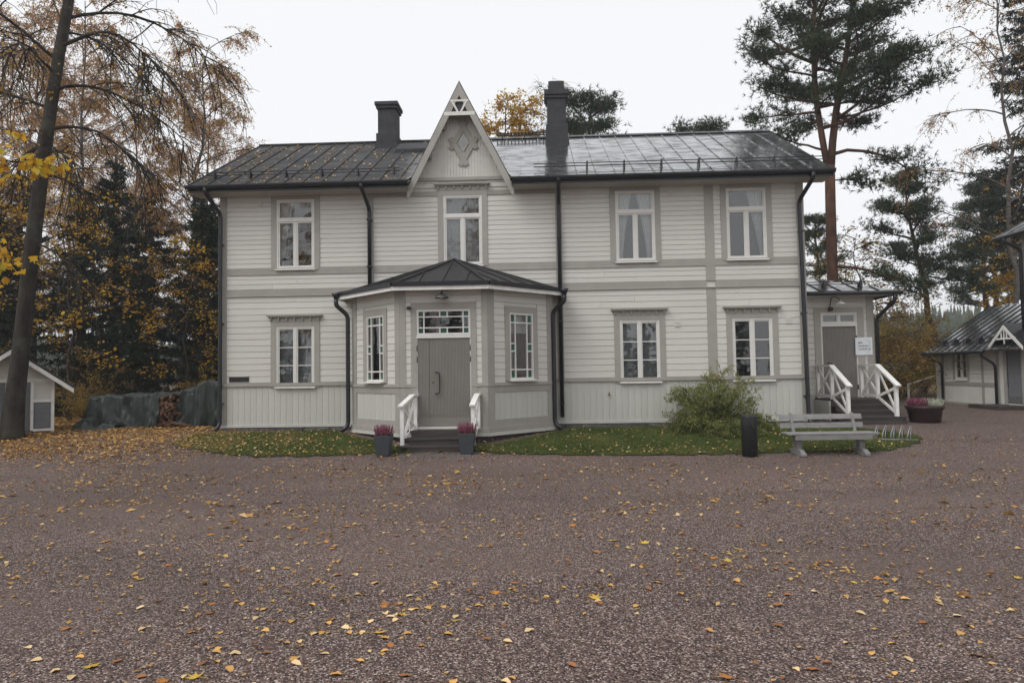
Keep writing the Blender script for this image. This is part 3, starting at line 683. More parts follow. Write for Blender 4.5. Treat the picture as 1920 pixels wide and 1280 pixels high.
for i in range(5):
    M, L_ = FM[i]
    if i in (0, 4):
        on(M, MB().box(0, L_, -.02, 0, PZ0, PT), 'corner_board', 'trim', porch); continue
    e0 = .20 if i != 2 else .135
    for (a, c) in ((-.012, e0), (L_-e0, L_+.012)): on(M, MB().box(a, c, -.038, 0, .62, PT), 'corner_board', 'trim', porch)
    if i == 2: on(M, MB().box(-.02, .40, -.055, 0, PL-.0, PL+.06), 'porch_ledge', 'trim', porch); on(M, MB().box(L_-.40, L_+.02, -.055, 0, PL, PL+.06), 'porch_ledge', 'trim', porch)
    else: on(M, MB().box(-.03, L_+.03, -.06, 0, PL, PL+.06), 'porch_ledge', 'trim', porch)
    if i in (1, 3):
        wc = L_/2; cwid = .565
        boards(porch, e0, L_-e0, PL+.06, PT, .1715, [(wc-cwid, wc+cwid, 1.5, 3.62)], M)
        window(wc, 1.76, 3.44, .83, 'porch', 1.13, .16, porch if False else house, M, False, 'top' if i == 3 else None, .16)
        on(M, MB().box(e0, L_-e0, -.034, 0, .62, .80), 'panel_rail', 'trim', porch); on(M, MB().box(e0, L_-e0, -.034, 0, 1.46, PL), 'panel_rail', 'trim', porch)
        n = 10; st = (L_-2*e0)/n
        for k in range(n):
            o = obj('skirting_plank', PLANK, porch); o.matrix_local = M @ Matrix.Translation((e0+k*st+.001, 0, .80)) @ Matrix.Diagonal((st-.002, 1, .66, 1))
    else:
        for (a, c) in ((.135, .26), (L_-.26, L_-.135)): boards(porch, a, c, PL+.06, PT, .1715, [], M)
        boards(porch, .26, L_-.26, 3.66, PT, .18, [], M)
        for (a, c) in ((.135, .26), (L_-.26, L_-.135)): on(M, MB().box(a, c, -.03, 0, .62, PL), 'panel_rail', 'trim', porch)
    on(M, MB().box(-.03, L_+.03, -.075, 0, .50, .62), 'base_board', 'trim', porch); on(M, MB().box(-.035, L_+.035, -.09, 0, PZ0, .498), 'base_board', 'skirt', porch)
# foundation of the porch
pfb = MB(); pts = [(x + (.06 if x < XC else -.06), y+.06) for x, y in PF]
pfb.prism([(x, y, .05) for x, y in pts], (0, 0, .38)); pfb.build('porch_foundation', 'stone', house)
# front door with side leaf, transom
M2, L2 = FM[2]; dc = L2/2
jb = MB(); jb.box(dc-.80, dc-.66, -.045, 0, .60, 3.66); jb.box(dc+.66, dc+.80, -.045, 0, .60, 3.66); jb.box(dc-.66, dc+.66, -.043, 0, 3.50, 3.658)
on(M2, jb, 'door_casing', 'trim', house)
door = MB(); door.box(-.64, .64, .015, .05, .66, 2.80); door = on(M2 @ Matrix.Translation((dc, 0, 0)), door, 'door', 'door', house)
dl = MB(); dl.box(-.635, -.36, -.012, .02, .67, 2.79); dl.build('door_leaf', 'door', door)
dl = MB(); dl.box(-.345, .635, -.012, .02, .67, 2.79); dl.build('door_leaf', 'door', door)
for (a, c, st) in ((-.62, -.375, .035), (-.33, .62, .035)):
    g = MB(); x = a
    while x < c-.02: g.prism([(x, -.013, .90), (x+.027, -.013, .90), (x+.022, -.02, .90), (x+.005, -.02, .90)], (0, 0, 1.84)); x += st
    g.build('door_ribbing', 'door', door)['kind'] = 'stuff'
MB().box(-.635, .635, -.022, -.012, .67, .86).build('kick_plate', 'door', door)
MB().tube([(-.20,-.02,1.98),(-.20,-.07,1.98),(-.11,-.075,1.96),(-.10,-.075,1.90),(-.10,-.075,1.55),(-.11,-.075,1.47),(-.20,-.07,1.45),(-.20,-.02,1.45)], .016, 8).build('door_handle', 'black_iron', door, True)
MB().lathe([(0,.02),(.022,.02),(.026,0)], 12).build('lock', 'brass', door).matrix_local = Matrix.Translation((-.27,-.012,1.73)) @ Matrix.Rotation(math.pi/2, 4, 'X')
for s in (-.655, .655):
    for z in (.85, 2.28, 2.55): MB().box(s-.014, s+.014, -.03, .0, z-.07, z+.07).build('hinge', 'black_iron', door)
MB().box(-.66, .66, -.06, .05, .60, .66).build('threshold', 'sash', door)
jm = MB(); jm.box(-.66,-.64,-.03,.06,.6,2.82); jm.box(.64,.66,-.03,.06,.6,2.82); jm.box(-.66,.66,-.05,.06,2.80,2.87); jm.build('door_frame', 'sash', door)
window(dc, 2.875, 3.50, 1.32, 'transom', 1.322, .001, house, M2, False, None, 0)
# roof of the porch
AP = Vector((6.53, .0, 5.03)); EV = [(3.50,0),(3.50,-.66),(5.33,-2.47),(7.64,-2.47),(9.44,-.66),(9.44,0)]; ez = 4.05
proof = MB()
inner = PF
for i in range(5): proof.quad((*EV[i], ez-.05), (*EV[i+1], ez-.05), (*inner[i+1], PT-.03), (*inner[i], PT-.03))
proof = proof.build('porch_roof', 'soffit', house)
for i in range(5):
    a, c = EV[i], EV[i+1]; m = ((a[0]+c[0])/2, (a[1]+c[1])/2)
    A, C_ = Vector((*a, ez)), Vector((*c, ez))
    panelize([A, C_, AP], (C_-A), .52, proof, 'porch_metal', t=.02)
    n_ = Vector(((C_-A).y, -(C_-A).x, 0)).normalized()
    MB().prism([A+Vector((0,0,-.115)), A+Vector((0,0,-.005)), A+Vector((0,0,.01))+n_*.02, A+Vector((0,0,-.115))+n_*.02], C_-A).build('fascia', 'rail_white', proof)
    MB().prism([A+n_*-.0+Vector((0,0,-.012)), A+n_*.055+Vector((0,0,-.02)), A+n_*.06+Vector((0,0,.085)), A+n_*.03+Vector((0,0,.085)), A-n_*.02+Vector((0,0,.03))], C_-A).build('roof_edge', 'gutter', proof)
    if 0 < i < 5: MB().bar(A+Vector((0,0,.045)), AP+Vector((0,0,.045)), .07, .04).build('hip_cap', 'porch_metal', proof)
for (x, y, x2, y2, zz) in ((3.47,-.72,3.72,-.60,.60), (9.47,-.72,9.20,-.56,.60)):
    s = 1 if x > XC else -1
    MB().lathe([(.05,-.12),(.06,-.06),(.10,.0),(.115,.07),(.11,.07),(.05,-.02)], 14).build('rain_head', 'gutter', proof, True, (x+s*.03, y, ez-.01))
    pipe([(x+s*.03,y,ez-.1),(x+s*.03,y,ez-.26),(x2,y2,ez-.52),(x2,y2,zz),(x2+s*.16,y2-.12,zz-.16)], .058)
lb = MB(); lb.lathe([(.03,.10),(.035,.05),(.09,.035),(.165,-.03),(.172,-.05),(.16,-.045),(.08,.01),(.0,.012)], 20, (6.49,-2.32,3.80)); lb.tube([(6.49,-2.1,3.93),(6.49,-2.22,3.97),(6.49,-2.32,3.89)], .014, 8)
lamp = lb.build('porch_lamp', 'lamp_metal', house, True)
MB().lathe([(0,-.06),(.03,-.05),(.04,-.02),(.03,.01)], 12, (6.49,-2.32,3.80)).build('bulb', 'lamp_white', lamp, True)
MB().box(5.62, 5.72, -2.24, -2.13, 3.50, 3.58).build('motion_sensor', 'black_iron', house, bevel=.02)
# steps and white rails
st = MB().box(5.78, 7.24, -2.60, -2.1, .2, .57).build('front_steps', 'step_wood', house)
for (y0, y1, z) in ((-2.52,-2.15,.56), (-2.86,-2.52,.41), (-3.16,-2.86,.265)):
    for k in range(2): MB().box(5.55 if z < .3 else 5.66, 7.34 if z < .3 else 7.30, y0+(y1-y0)*k/2+.006, y0+(y1-y0)*(k+1)/2-.006, z, z+.04).build('tread', 'step_wood', st)
    MB().box(5.78, 7.25, y0+.03, y0+.055, z-.14, z-.002).build('riser', 'step_wood', st)
for xb_, xf in ((5.83, 5.60), (7.34, 7.26)):
    X = lambda y: xb_+(xf-xb_)*(-2.11-y)/.87
    rl = MB().bar((X(-2.34),-2.34,1.428),(X(-2.98),-2.98,1.19),.13,.05).build('stair_railing', 'rail_white', house)
    MB().bar((X(-2.88),-2.88,.28), (X(-2.88),-2.88,1.20), .085, .085, (0,1,0)).build('post', 'rail_white', rl); MB().bar((X(-2.18),-2.18,.60), (X(-2.18),-2.18,1.41), .08, .08, (0,1,0)).build('post', 'rail_white', rl)
    MB().bar((X(-2.11),-2.11,1.425),(X(-2.36),-2.36,1.425),.13,.05).build('handrail', 'rail_white', rl)
    for (ya, za), (yc, zc), o_ in (((-2.22,.68),(-2.84,1.18),-.012), ((-2.22,1.36),(-2.84,.45),.012), ((-2.2,.66),(-2.86,.42),0), ((-2.5,1.33),(-2.5,.58),0)):
        MB().bar((X(ya)+o_, ya, za), (X(yc)+o_, yc, zc), .024, .06, (0,.5,1)).build('rail_brace', 'rail_white', rl)
gt = MB()
for i in range(24): gt.box(5.70+i*.066, 5.715+i*.066, -3.52, -3.2, .125, .15)
gt.box(5.68, 7.26, -3.54, -3.52, .12, .15); gt.box(5.68, 7.26, -3.2, -3.18, .12, .15)
tag(gt.build('boot_grate', 'zinc'), 'flat steel boot grate lying before the front steps', 'grate')

# ------------------------------------------------------------------ side wing with its own door
wy = 2.0; wx0, wx1 = W, 18.68; wzt = 4.05
wg = MB(); wall_holes(wg, wx0, wx1, .45, wzt, [(17.17, 18.23, 1.05, 3.56)], wy); wg.quad((wx1,wy,.45),(wx1,6,.45),(wx1,6,wzt),(wx1,wy,wzt))
wing = wg.build('wing_wall', 'siding', house)
Mw = Matrix.Translation((0, wy, 0))
wbm = MB()
prof = [(.004, 0), (-.006, 0), (-.026, .13), (-.022, .91), (-.006, .995), (.004, .995)]
for (a, c, z0, z1) in ((wx0+.0, 16.98, 1.1, wzt), (18.42, wx1-.17, 1.1, wzt), (16.98, 18.42, 3.70, wzt)):
    n = int(round((z1-z0)/.172)); h = (z1-z0)/n
    for i in range(n): 
        o = obj('siding_board', BOARD, wing, (a+.001, wy, z0+i*h), None, (c-a-.002, 1, h))
for i in range(5): obj('skirting_plank', PLANK, wing, (wx0+i*.17+.05, wy, .5), None, (.168, 1, .58))
MB().box(wx1-.17, wx1+.035, wy-.038, wy, .5, wzt).build('corner_board', 'trim', wing)
c = MB(); c.box(16.98,17.17,wy-.044,wy,1.05,3.70); c.box(18.23,18.42,wy-.044,wy,1.05,3.70); c.box(17.17,18.23,wy-.042,wy,3.56,3.698); c.build('door_casing', 'trim', house)
wd = MB().box(-.49, .49, .02, .06, 0, 2.10).build('door', 'door', house, False, (17.70, wy, 1.05))
g = MB(); x = -.47
while x < .45: g.prism([(x, .019, .05), (x+.030, .019, .05), (x+.025, .010, .05), (x+.005, .010, .05)], (0, 0, 2.0)); x += .038
g.build('door_ribbing', 'door', wd)['kind'] = 'stuff'
f_ = MB(); f_.box(-.53,-.49,-.03,.06,0,2.12); f_.box(.49,.53,-.03,.06,0,2.12); f_.box(-.53,.53,-.04,.06,2.10,2.17); f_.build('door_frame', 'sash', wd)
MB().tube([(-.36,.0,1.02),(-.36,-.05,1.02),(-.26,-.055,1.01),(-.25,-.055,.95),(-.25,-.055,.62)], .014, 8).build('door_handle', 'black_iron', wd, True)
for z in (.3, 1.5, 1.75): MB().box(.485,.515,-.035,0,z-.07,z+.07).build('hinge', 'black_iron', wd)
window(17.70, 3.215, 3.56, 1.06, 'twin', 1.062, .001, house, Mw, False, None, 0)
wr = MB(); we = .52; ez2 = 4.12
ex0, ex1, ey0, ey1 = wx0-.05, wx1+we, wy-we, 6.3
apx = Vector((16.6, 4.2, 5.05))
wr.quad((ex0,ey0,ez2-.05),(ex1,ey0,ez2-.05),(ex1,wy,ez2-.05),(ex0,wy,ez2-.05)); wr.quad((wx1,wy,ez2-.052),(ex1,wy,ez2-.052),(ex1,ey1,ez2-.052),(wx1,ey1,ez2-.052))
wroof = wr.build('wing_roof', 'soffit', house)
panelize([(ex0,ey0,ez2),(ex1,ey0,ez2),(apx.x+.1,apx.y,apx.z),(ex0,apx.y,apx.z)], (1,0,0), .56, wroof)
panelize([(ex1,ey0,ez2),(ex1,ey1,ez2),(apx.x+.1,apx.y,apx.z)], (0,1,0), .56, wroof)
MB().box(ex0, ex1, ey0-.03, ey0, ez2-.12, ez2+.01).build('fascia', 'rail_white', wroof)
MB().box(ex1, ex1+.03, ey0, ey1, ez2-.12, ez2+.01).build('fascia', 'gutter', wroof)
for (a, c) in (((ex0,ey0-.07,ez2-.05),(ex1+.07,ey0-.07,ez2-.05)), ((ex1+.07,ey0-.07,ez2-.05),(ex1+.07,ey1,ez2-.05))): MB().tube([a, c], .06, 10).build('gutter', 'gutter', wroof, True)
sr = MB(); yb = wy-.1; zb = ez2+(yb-ey0)*(apx.z-ez2)/(apx.y-ey0)
for dz in (.13, .2): sr.tube([(ex0,yb,zb+dz),(18.6,yb,zb+dz)], .013, 6)
sr.build('snow_rail', 'gutter', wroof)
for x in (16.25, 17.3, 18.35): MB().prism([(x-.03,yb-.05,zb-.01),(x-.03,yb+.2,zb+.07),(x-.03,yb,zb+.24)], (.06,0,0)).build('rail_bracket', 'gutter', wroof)
pipe([(ex1-.12,ey0-.05,ez2-.1),(ex1-.12,ey0-.05,ez2-.28),(wx1+.1,wy-.08,ez2-.75),(wx1+.1,wy-.08,.55)])
wl = MB(); wl.lathe([(.02,.09),(.03,.05),(.10,.02),(.15,-.03),(.14,-.03),(.0,.02)], 18, (17.62,1.62,3.80)); wlo = wl.build('wing_lamp', 'lamp_white', house, True)
MB().tube([(17.45,wy-.02,3.66),(17.45,1.85,3.98),(17.5,1.72,4.02),(17.6,1.64,3.93),(17.62,1.62,3.86)], .014, 8).build('lamp_arm', 'black_iron', wlo, True)
MB().lathe([(0,-.06),(.06,-.05),(.075,0),(.06,.05),(0,.06)], 12, (17.45,1.90,3.66)).build('lamp_mount', 'black_iron', wlo, True)
# wing stairs
ws = MB().box(16.95, 18.38, .95, wy, .45, 1.0).build('wing_steps', 'step_wood', house)
for (y0, y1, z) in ((.90, wy-.02, 1.01), (.58,.90,.86), (.27,.58,.72), (-.12,.27,.58)):
    for k in range(2 if z < 1 else 6):
        n = 2 if z < 1 else 6; lo_ = z < .6
        MB().box(16.93 if not lo_ else 16.86, 18.40 if not lo_ else 18.50, y0+(y1-y0)*k/n+.006, y0+(y1-y0)*(k+1)/n-.006, z, z+.04).build('tread', 'step_wood', ws)
    MB().box(16.96, 18.37, y0+.025, y0+.05, z-.14, z-.002).build('riser', 'step_wood', ws)
MB().box(16.88, 18.48, -.08, .27, .42, .578).build('step_base', 'step_wood', ws)
MB().box(16.90, 16.945, .92, wy, .45, 1.0).build('step_skirt', 'skirt', ws)
for x in (17.02, 18.28):
    rl = MB().bar((x,.98,1.995),(x,-.14,1.42),.14,.05).build('stair_railing', 'rail_white', house)
    for (y, z0, z1) in ((1.93,1.04,1.97),(.98,1.04,1.985),(-.0,.60,1.48)): MB().bar((x,y,z0),(x,y,z1),.085,.085,(0,1,0)).build('post', 'rail_white', rl)
    MB().bar((x,wy-.03,1.99),(x,.95,1.99),.14,.05).build('handrail', 'rail_white', rl)
    for a, c_ in (((x-.014,1.9,1.15),(x-.014,1.0,1.9)),((x+.014,1.9,1.9),(x+.014,1.0,1.15)),((x-.014,.95,1.12),(x-.014,.03,1.36)),((x+.014,.95,1.85),(x+.014,.03,.72)),((x,1.9,1.13),(x,1.0,1.13)),((x,.95,1.08),(x,.03,.70))):
        MB().bar(a, c_, .024, .075, (0,.3,1)).build('rail_brace', 'rail_white', rl)
# sign on the wing
sg = MB().box(-.245, .245, -.02, 0, -.26, .26).build('notice_sign', 'sign_face', None, False, (18.39, wy-.045, 2.55))
tag(sg, 'white square notice sign with dark lettering beside the side door', 'sign')
def text(body, x, z, size, parent, y=-.024):
    cu = bpy.data.curves.new('lettering', 'FONT'); cu.body = body; cu.size = size; cu.extrude = .0008
    to = bpy.data.objects.new('tmp', cu); COL.objects.link(to)
    dg = bpy.context.evaluated_depsgraph_get(); me = bpy.data.meshes.new_from_object(to.evaluated_get(dg)); bpy.data.objects.remove(to)
    me.materials.clear(); me.materials.append(MATS['sign_ink'])
    o = obj('lettering', me, parent, (x, y, z), (math.pi/2, 0, 0)); return o
for k, s in enumerate(('RIPI:', 'VAARAN', 'YLÄKERTA')): text(s, -.17, .075-k*.093, .075, sg)
ar = MB(); ar.tube([(.09,-.024,.17),(.15,-.024,.165),(.17,-.024,.06),(.175,-.024,-.06),(.15,-.024,-.13),(.09,-.024,-.18)], .004, 6); ar.prism([(.085,-.026,.185),(.085,-.026,.155),(.115,-.026,.17)], (0,.004,0))
ar.build('arrow_mark', 'zinc', sg)

# ------------------------------------------------------------------ objects in the yard
def flower_pot(x, y, label):
    t = thing('flower_pot', label, 'flower pot', (x, y, gz(y)), 0, 'heather pots beside the front steps')
    b = MB(); n = 4
    def ring(r, z): return [(r*sx_, r*sy_, z) for sx_, sy_ in ((-1,-1),(1,-1),(1,1),(-1,1))]
    P = ring(.135, 0)+ring(.185, .46)+ring(.165, .46)+ring(.15, .40)
    F_ = [(3,2,1,0)]
    for k in range(3):
        for j in range(4): F_.append((k*4+j, k*4+(j+1) % 4, (k+1)*4+(j+1) % 4, (k+1)*4+j))
    b.add(P, F_); b.build('pot', 'pot_grey', t, bevel=.02)
    MB().quad((-.155,-.155,.42),(.155,-.155,.42),(.155,.155,.42),(-.155,.155,.42)).build('soil', 'soil', t)
    heather(t, 'heather', 'heather_pink', .17, .41, 190, .27); return t
def spikes(n, rad, z0, hmin, hmax, r_):
    """upright flowering stems: little leaf triangles up each stem"""
    V = []; Fc = []; rn = []
    for i in range(n):
        a = r_.uniform(0, 6.283); q = rad*math.sqrt(r_.random()); x, y = q*math.cos(a), q*math.sin(a); h = r_.uniform(hmin, hmax)
        lx, ly = x*.35+r_.uniform(-.03, .03), y*.35+r_.uniform(-.03, .03); c = r_.random()
        for k in range(7):
            t = (k+.5)/7; px_, py_, pz_ = x+lx*t, y+ly*t, z0+h*t; w_ = .016*(1.2-t*.5); aa = r_.uniform(0, 6.283)
            dx, dy = math.cos(aa)*w_, math.sin(aa)*w_; b0 = len(V)
            V += [(px_-dx, py_-dy, pz_), (px_+dx, py_+dy, pz_+.005), (px_+dy*.6, py_-dx*.6, pz_+h/5)]; Fc.append((b0, b0+1, b0+2)); rn.append(min(1, max(0, (c*.3+t*.6) if t > .25 else 1)))
    return V, Fc, rn
def heather(parent, name, m, rad, z0, n, h, dx=0):
    r_ = random.Random(int(rad*1000)+n); V, Fc, rn = spikes(n, rad, z0, h*.5, h, r_)
    V = [(x+dx, y, z) for x, y, z in V]
    return obj(name, np_mesh(name, V, Fc, m, rn), parent)
flower_pot(5.32, -3.42, 'tall dark grey pot of pink heather left of the front steps, before the white railing')
flower_pot(7.17, -3.29, 'tall dark grey pot of pink heather in front of the steps, on the lawn side with the bush')
pots = [o for o in bpy.data.objects if o.name.startswith('flower_pot')]
pots[0]['label'] = 'dark grey pot of pink heather at the steps, on the woodpile side'
pots[1]['label'] = 'dark grey pot of pink heather at the steps, on the litter bin side'
tb = thing('planter_tub', 'wide dark brown tub planted with pink and white flowers by the side steps', 'planter', (19.17, .31, gz(.31)))
MB().lathe([(0,.0),(.34,0),(.37,.02),(.42,.34),(.46,.36),(.475,.44),(.45,.45),(.42,.42),(.41,.38),(0,.38)], 28).build('tub', 'tub_brown', tb, True)
heather(tb, 'pink_flowers', 'heather_pink', .22, .37, 230, .28, -.19); heather(tb, 'white_flowers', 'heather_white', .2, .37, 210, .26, .21)

bn = thing('park_bench', 'weathered grey plank bench with slatted backrest beside the litter bin', 'bench', (14.93, -3.72, gz(-3.72)), R(1.5))
for k in range(3): MB().box(-.95, .95, -.30+k*.15, -.165+k*.15, .44, .475).build('seat_plank', 'bench_wood', bn, bevel=.006)
MB().bar((-.80,-.275,.385),(.80,-.275,.385),.04,.10).build('apron', 'bench_wood', bn)
Mb = lambda z: .17+.30*(z-.44)
for z in (.60, .78): MB().prism([(-.92,Mb(z-.055),z-.055),(-.92,Mb(z+.055),z+.055),(-.92,Mb(z+.055)+.03,z+.055),(-.92,Mb(z-.055)+.03,z-.055)], (1.78,0,0)).build('back_slat', 'bench_wood', bn, bevel=.006)
for x in (-.66, .66):
    MB().prism([(x-.05,-.36,0),(x-.05,-.36,.05),(x-.05,-.22,.13),(x-.05,.22,.13),(x-.05,.36,.05),(x-.05,.36,0)], (.10,0,0)).build('foot', 'bench_wood', bn)
    MB().box(x-.055, x+.055, -.12, .06, .128, .36).build('leg', 'bench_wood', bn); MB().box(x-.045, x+.045, -.29, .19, .355, .439).build('seat_bearer', 'bench_wood', bn)
    MB().prism([(x-.03,.12,.36),(x-.03,.20,.36),(x-.03,.34,.86),(x-.03,.29,.86)], (.06,0,0)).build('back_support', 'bench_wood', bn)
bi = thing('litter_bin', 'black cylindrical litter bin with round opening beside the grey bench', 'bin', (13.23, -3.88, gz(-3.88)), R(0))
MB().lathe([(0,0),(.15,0),(.155,.01),(.155,.05),(.163,.055),(.163,.84),(.158,.86),(.13,.872),(0,.875)], 36).build('body', 'plastic_black', bi, True)
ho = MB(); ho.lathe([(.0,.0),(.085,.0),(.085,.012),(.098,.012),(.10,.0)], 24); h_ = ho.build('opening', 'black_iron', bi); ah = R(28)  # solid black disc stands for the dark inside; no hole is cut
h_.matrix_local = Matrix.Rotation(ah, 4, 'Z') @ Matrix.Translation((0, -.158, .70)) @ Matrix.Rotation(math.pi/2, 4, 'X')
bk = thing('bicycle_rack', 'galvanised steel bicycle rack with bent hoops at the end of the lawn', 'bicycle rack', (16.95, -2.35, gz(-2.35)), R(-18))
for y in (-.22, .22): MB().tube([(-.45,y,.03),(.5,y,.03)], .016, 8).build('base_rail', 'zinc', bk, True)
for k in range(5):
    x = -.36+k*.17; MB().tube([(x-.05,-.22,.03),(x-.02,-.16,.16),(x+.04,-.09,.31),(x+.06,-.05,.34),(x+.09,-.01,.33),(x+.10,.10,.17),(x+.10,.22,.03)], .013, 8).build('hoop', 'zinc', bk, True)
    MB().tube([(x+.02,-.22,.03),(x+.04,-.15,.18),(x+.09,-.03,.33)], .011, 6).build('hoop', 'zinc', bk, True)

# ------------------------------------------------------------------ shed, woodpile, tarpaulins on the left
sh = thing('garden_shed', 'small white gabled shed with grey louvred doors behind the thick tree trunk', 'shed', (-5.70, -.42, .42), R(40))
sh.scale = (1.08, 1.08, 1.13)
hw, dp, ez3, az3 = .92, 2.2, 1.36, 2.02
b = MB(); b.quad((-hw,0,.0),(hw,0,.0),(hw,0,ez3),(0,0,az3),(-hw,0,ez3)); b.quad((hw,0,0),(hw,dp,0),(hw,dp,ez3),(hw,0,ez3)); b.quad((-hw,0,0),(-hw,0,ez3),(-hw,dp,ez3),(-hw,dp,0)); b.quad((-hw,dp,0),(-hw,dp,ez3),(0,dp,az3),(hw,dp,ez3),(hw,dp,0))
b.build('wall', 'siding', sh)
MB().box(-hw+.02, hw-.02, -.02, dp, -.1, .12).build('plinth', 'stone', sh)
for s in (-1, 1):
    q = MB(); sl_ = (az3-ez3)/hw; e = hw+.42
    P = [(0,-.35,az3+.06),(s*e,-.35,az3+.06-sl_*e),(s*e,dp+.3,az3+.06-sl_*e),(0,dp+.3,az3+.06)]
    q.add(P+[(x, y, z+.05) for x, y, z in P], [(0,1,2,3),(7,6,5,4),(0,4,5,1),(1,5,6,2),(2,6,7,3),(3,7,4,0)]); q.build('roof', 'gutter', sh)
    MB().prism([(0,-.37,az3+.05),(s*e,-.37,az3+.05-sl_*e),(s*e,-.37,az3-.06-sl_*e),(0,-.37,az3-.06)], (0,.03,0)).build('bargeboard', 'rail_white', sh)
for (a, c) in ((-.80, -.10), (-.06, .42)):
    d = MB().box(a, c, -.03, .0, .12, 1.28).build('louvred_door', 'shed_grey', sh)
    n = 15
    for k in range(n): MB().prism([(a+.05,-.035,.20+k*.068),(a+.05,-.055,.20+k*.068),(a+.05,-.035,.26+k*.068)], (c-a-.1,0,0)).build('slat', 'shed_grey', d)
d = MB().box(.50, .86, -.02, 0, .14, .78).build('louvre', 'shed_grey', sh)
for k in range(9): MB().prism([(.53,-.025,.18+k*.064),(.53,-.045,.18+k*.064),(.53,-.025,.236+k*.064)], (.30,0,0)).build('slat', 'shed_grey', d)
for (x0, x1, z0, z1) in ((.43,.49,.1,1.36),(.87,.94,.05,1.36),(-.92,.94,1.29,1.37),(.49,.87,.79,.84),(.49,.87,.08,.135)): MB().box(x0, x1, -.045, 0, z0, z1).build('trim_board', 'rail_white', sh)

def draped(name, label, x0, x1, yc, depth, hfun, seed, skirt=.0, m='tarp', flare=.12):
    """a sheet lying over a heap: up the front, over the top, down the back, with folds"""
    r_ = random.Random(seed); ph = [r_.uniform(0, 6.28) for _ in range(12)]; nu, nv = 90, 46; b = MB()
    def fold(u, v): return sum(math.sin(u*(3+2.7*k)+ph[k]+math.sin(v*2.3+ph[k+6])*1.4)/(1.6+k) for k in range(6))
    for j in range(nv+1):
        v = j/nv
        for i in range(nu+1):
            u = i/nu; x = x0+(x1-x0)*u; h = hfun(u); g0 = gz(yc)
            if v < .42: t = v/.42; y = -depth/2-flare*(1-t)**1.5; z = skirt*(1-t)+(h-.0)*t**.92; w_ = (1-t*.55)
            elif v < .62: t = (v-.42)/.2; y = -depth/2+depth*t; z = h+.05*math.sin(t*math.pi)-.02; w_ = .42
            else: t = (v-.62)/.38; y = depth/2+flare*t; z = h*(1-t); w_ = .5
            f = fold(u*(x1-x0)*1.3, v*3); ed = min(1, min(u, 1-u)*7)
            f2 = fold(u*(x1-x0)*4.1+3, v*9+1); y2 = y - ((.10*f+.035*f2)*w_ if v < .42 else 0); z2 = z + (.06*f+.022*f2 if .36 < v < .66 else .012*f)
            if u < .04 or u > .96: z2 = z2*(.86+.14*ed); 
            b.v.append((x+.03*fold(v*4, u*3)*(1-ed), yc+y2, g0+max(0.005, z2)))
    for j in range(nv):
        for i in range(nu): q = j*(nu+1)+i; b.f.append((q, q+1, q+nu+2, q+nu+1))
    for i, uu in ((0, 0), (nu, 1)):                      # close the two ends
        pass
    o = b.build(name, m, None, True); so = o.modifiers.new('thickness', 'SOLIDIFY'); so.thickness = .006
    return tag(o, label, 'tarpaulin')
draped('tarpaulin', 'long flat dark green tarpaulin over the woodpile, hanging in a straight sheet', -4.85, -2.55, 1.95, 1.0, lambda u: .93+.10*u+.03*math.sin(u*9), 5)
draped('tarpaulin', 'humped dark green tarpaulin over the woodpile next to the house corner', -2.05, -.62, 2.05, 1.05, lambda u: 1.05+.25*math.sin(min(1, u*1.15)*math.pi*.72)+.03*math.sin(u*13), 9)
draped('tarpaulin', 'dark creased tarpaulin bunched against the house corner', -.78, .02, 2.35, .9, lambda u: 1.10-.12*u+.03*math.sin(u*11), 12)
draped('tarpaulin', 'crumpled green tarpaulin lying in a low heap on the leaves by the shed', -4.75, -3.55, 1.15, .5, lambda u: .10+.26*abs(math.sin(u*5.2+.6))*(1-u*.55), 21, flare=.35)
# strip of tarp that bridges the gap above the logs
b = MB(); nu, nv = 16, 8
for j in range(nv+1):
    for i in range(nu+1):
        u, v = i/nu, j/nv; b.v.append((-2.66+.72*u, 1.42+1.0*v, 0.45+1.05+.06*u-.07*math.sin(u*math.pi)-.16*max(0, .25-v)*4*(.6+.4*math.sin(u*7))+.02*math.sin(u*17+v*5)))
for j in range(nv):
    for i in range(nu): q = j*(nu+1)+i; b.f.append((q, q+1, q+nu+2, q+nu+1))
tp = b.build('tarpaulin', 'tarp', None, True); tp.modifiers.new('thickness', 'SOLIDIFY').thickness = .006
tag(tp, 'narrow green tarpaulin strip lying over the open gap of stacked firewood', 'tarpaulin')
fw = thing('firewood_stack', 'stack of split firewood showing between two hanging tarpaulins', 'firewood', (-2.3, 1.95, .44))
r_ = random.Random(4); lm = []
for k in range(4):
    b = MB(); n = 5; pts = [(.055*(1+.3*r_.uniform(-1,1))*math.cos(6.283*i/n+k), .055*(1+.3*r_.uniform(-1,1))*math.sin(6.283*i/n+k)) for i in range(n)]
    b.prism([(x, -.5, z) for x, z in pts], (0, 1.0, 0)); lm.append(b.mesh('log', 'log'))
for row in range(10):
    for c_ in range(5):
        a = r_.uniform(-.25, .25) if row < 9 else r_.uniform(-.8, .8)
        obj('log', lm[r_.randrange(4)], fw, (-.30+c_*.115+r_.uniform(-.02,.02)+(.05 if row % 2 else 0), r_.uniform(-.1,.02), .05+row*.094), (r_.uniform(-.08,.08), r_.uniform(0,6.28), a))
for k in range(8): obj('log', lm[k % 4], fw, (r_.uniform(-.2,.5), -.55+r_.uniform(-.15,.1), .06+r_.uniform(0,.1)), (r_.uniform(-.4,.5), r_.uniform(0,6.28), r_.uniform(-1.4,1.4)), (.8,.55,.8))
for k in range(5): obj('log', lm[k % 4], fw, (r_.uniform(-.15,.3), -.48-.03*k, .12+.1*k), (-1.0+r_.uniform(-.2,.2), r_.uniform(0,6.28), r_.uniform(-.6,.6)), (.7,.6,.7))

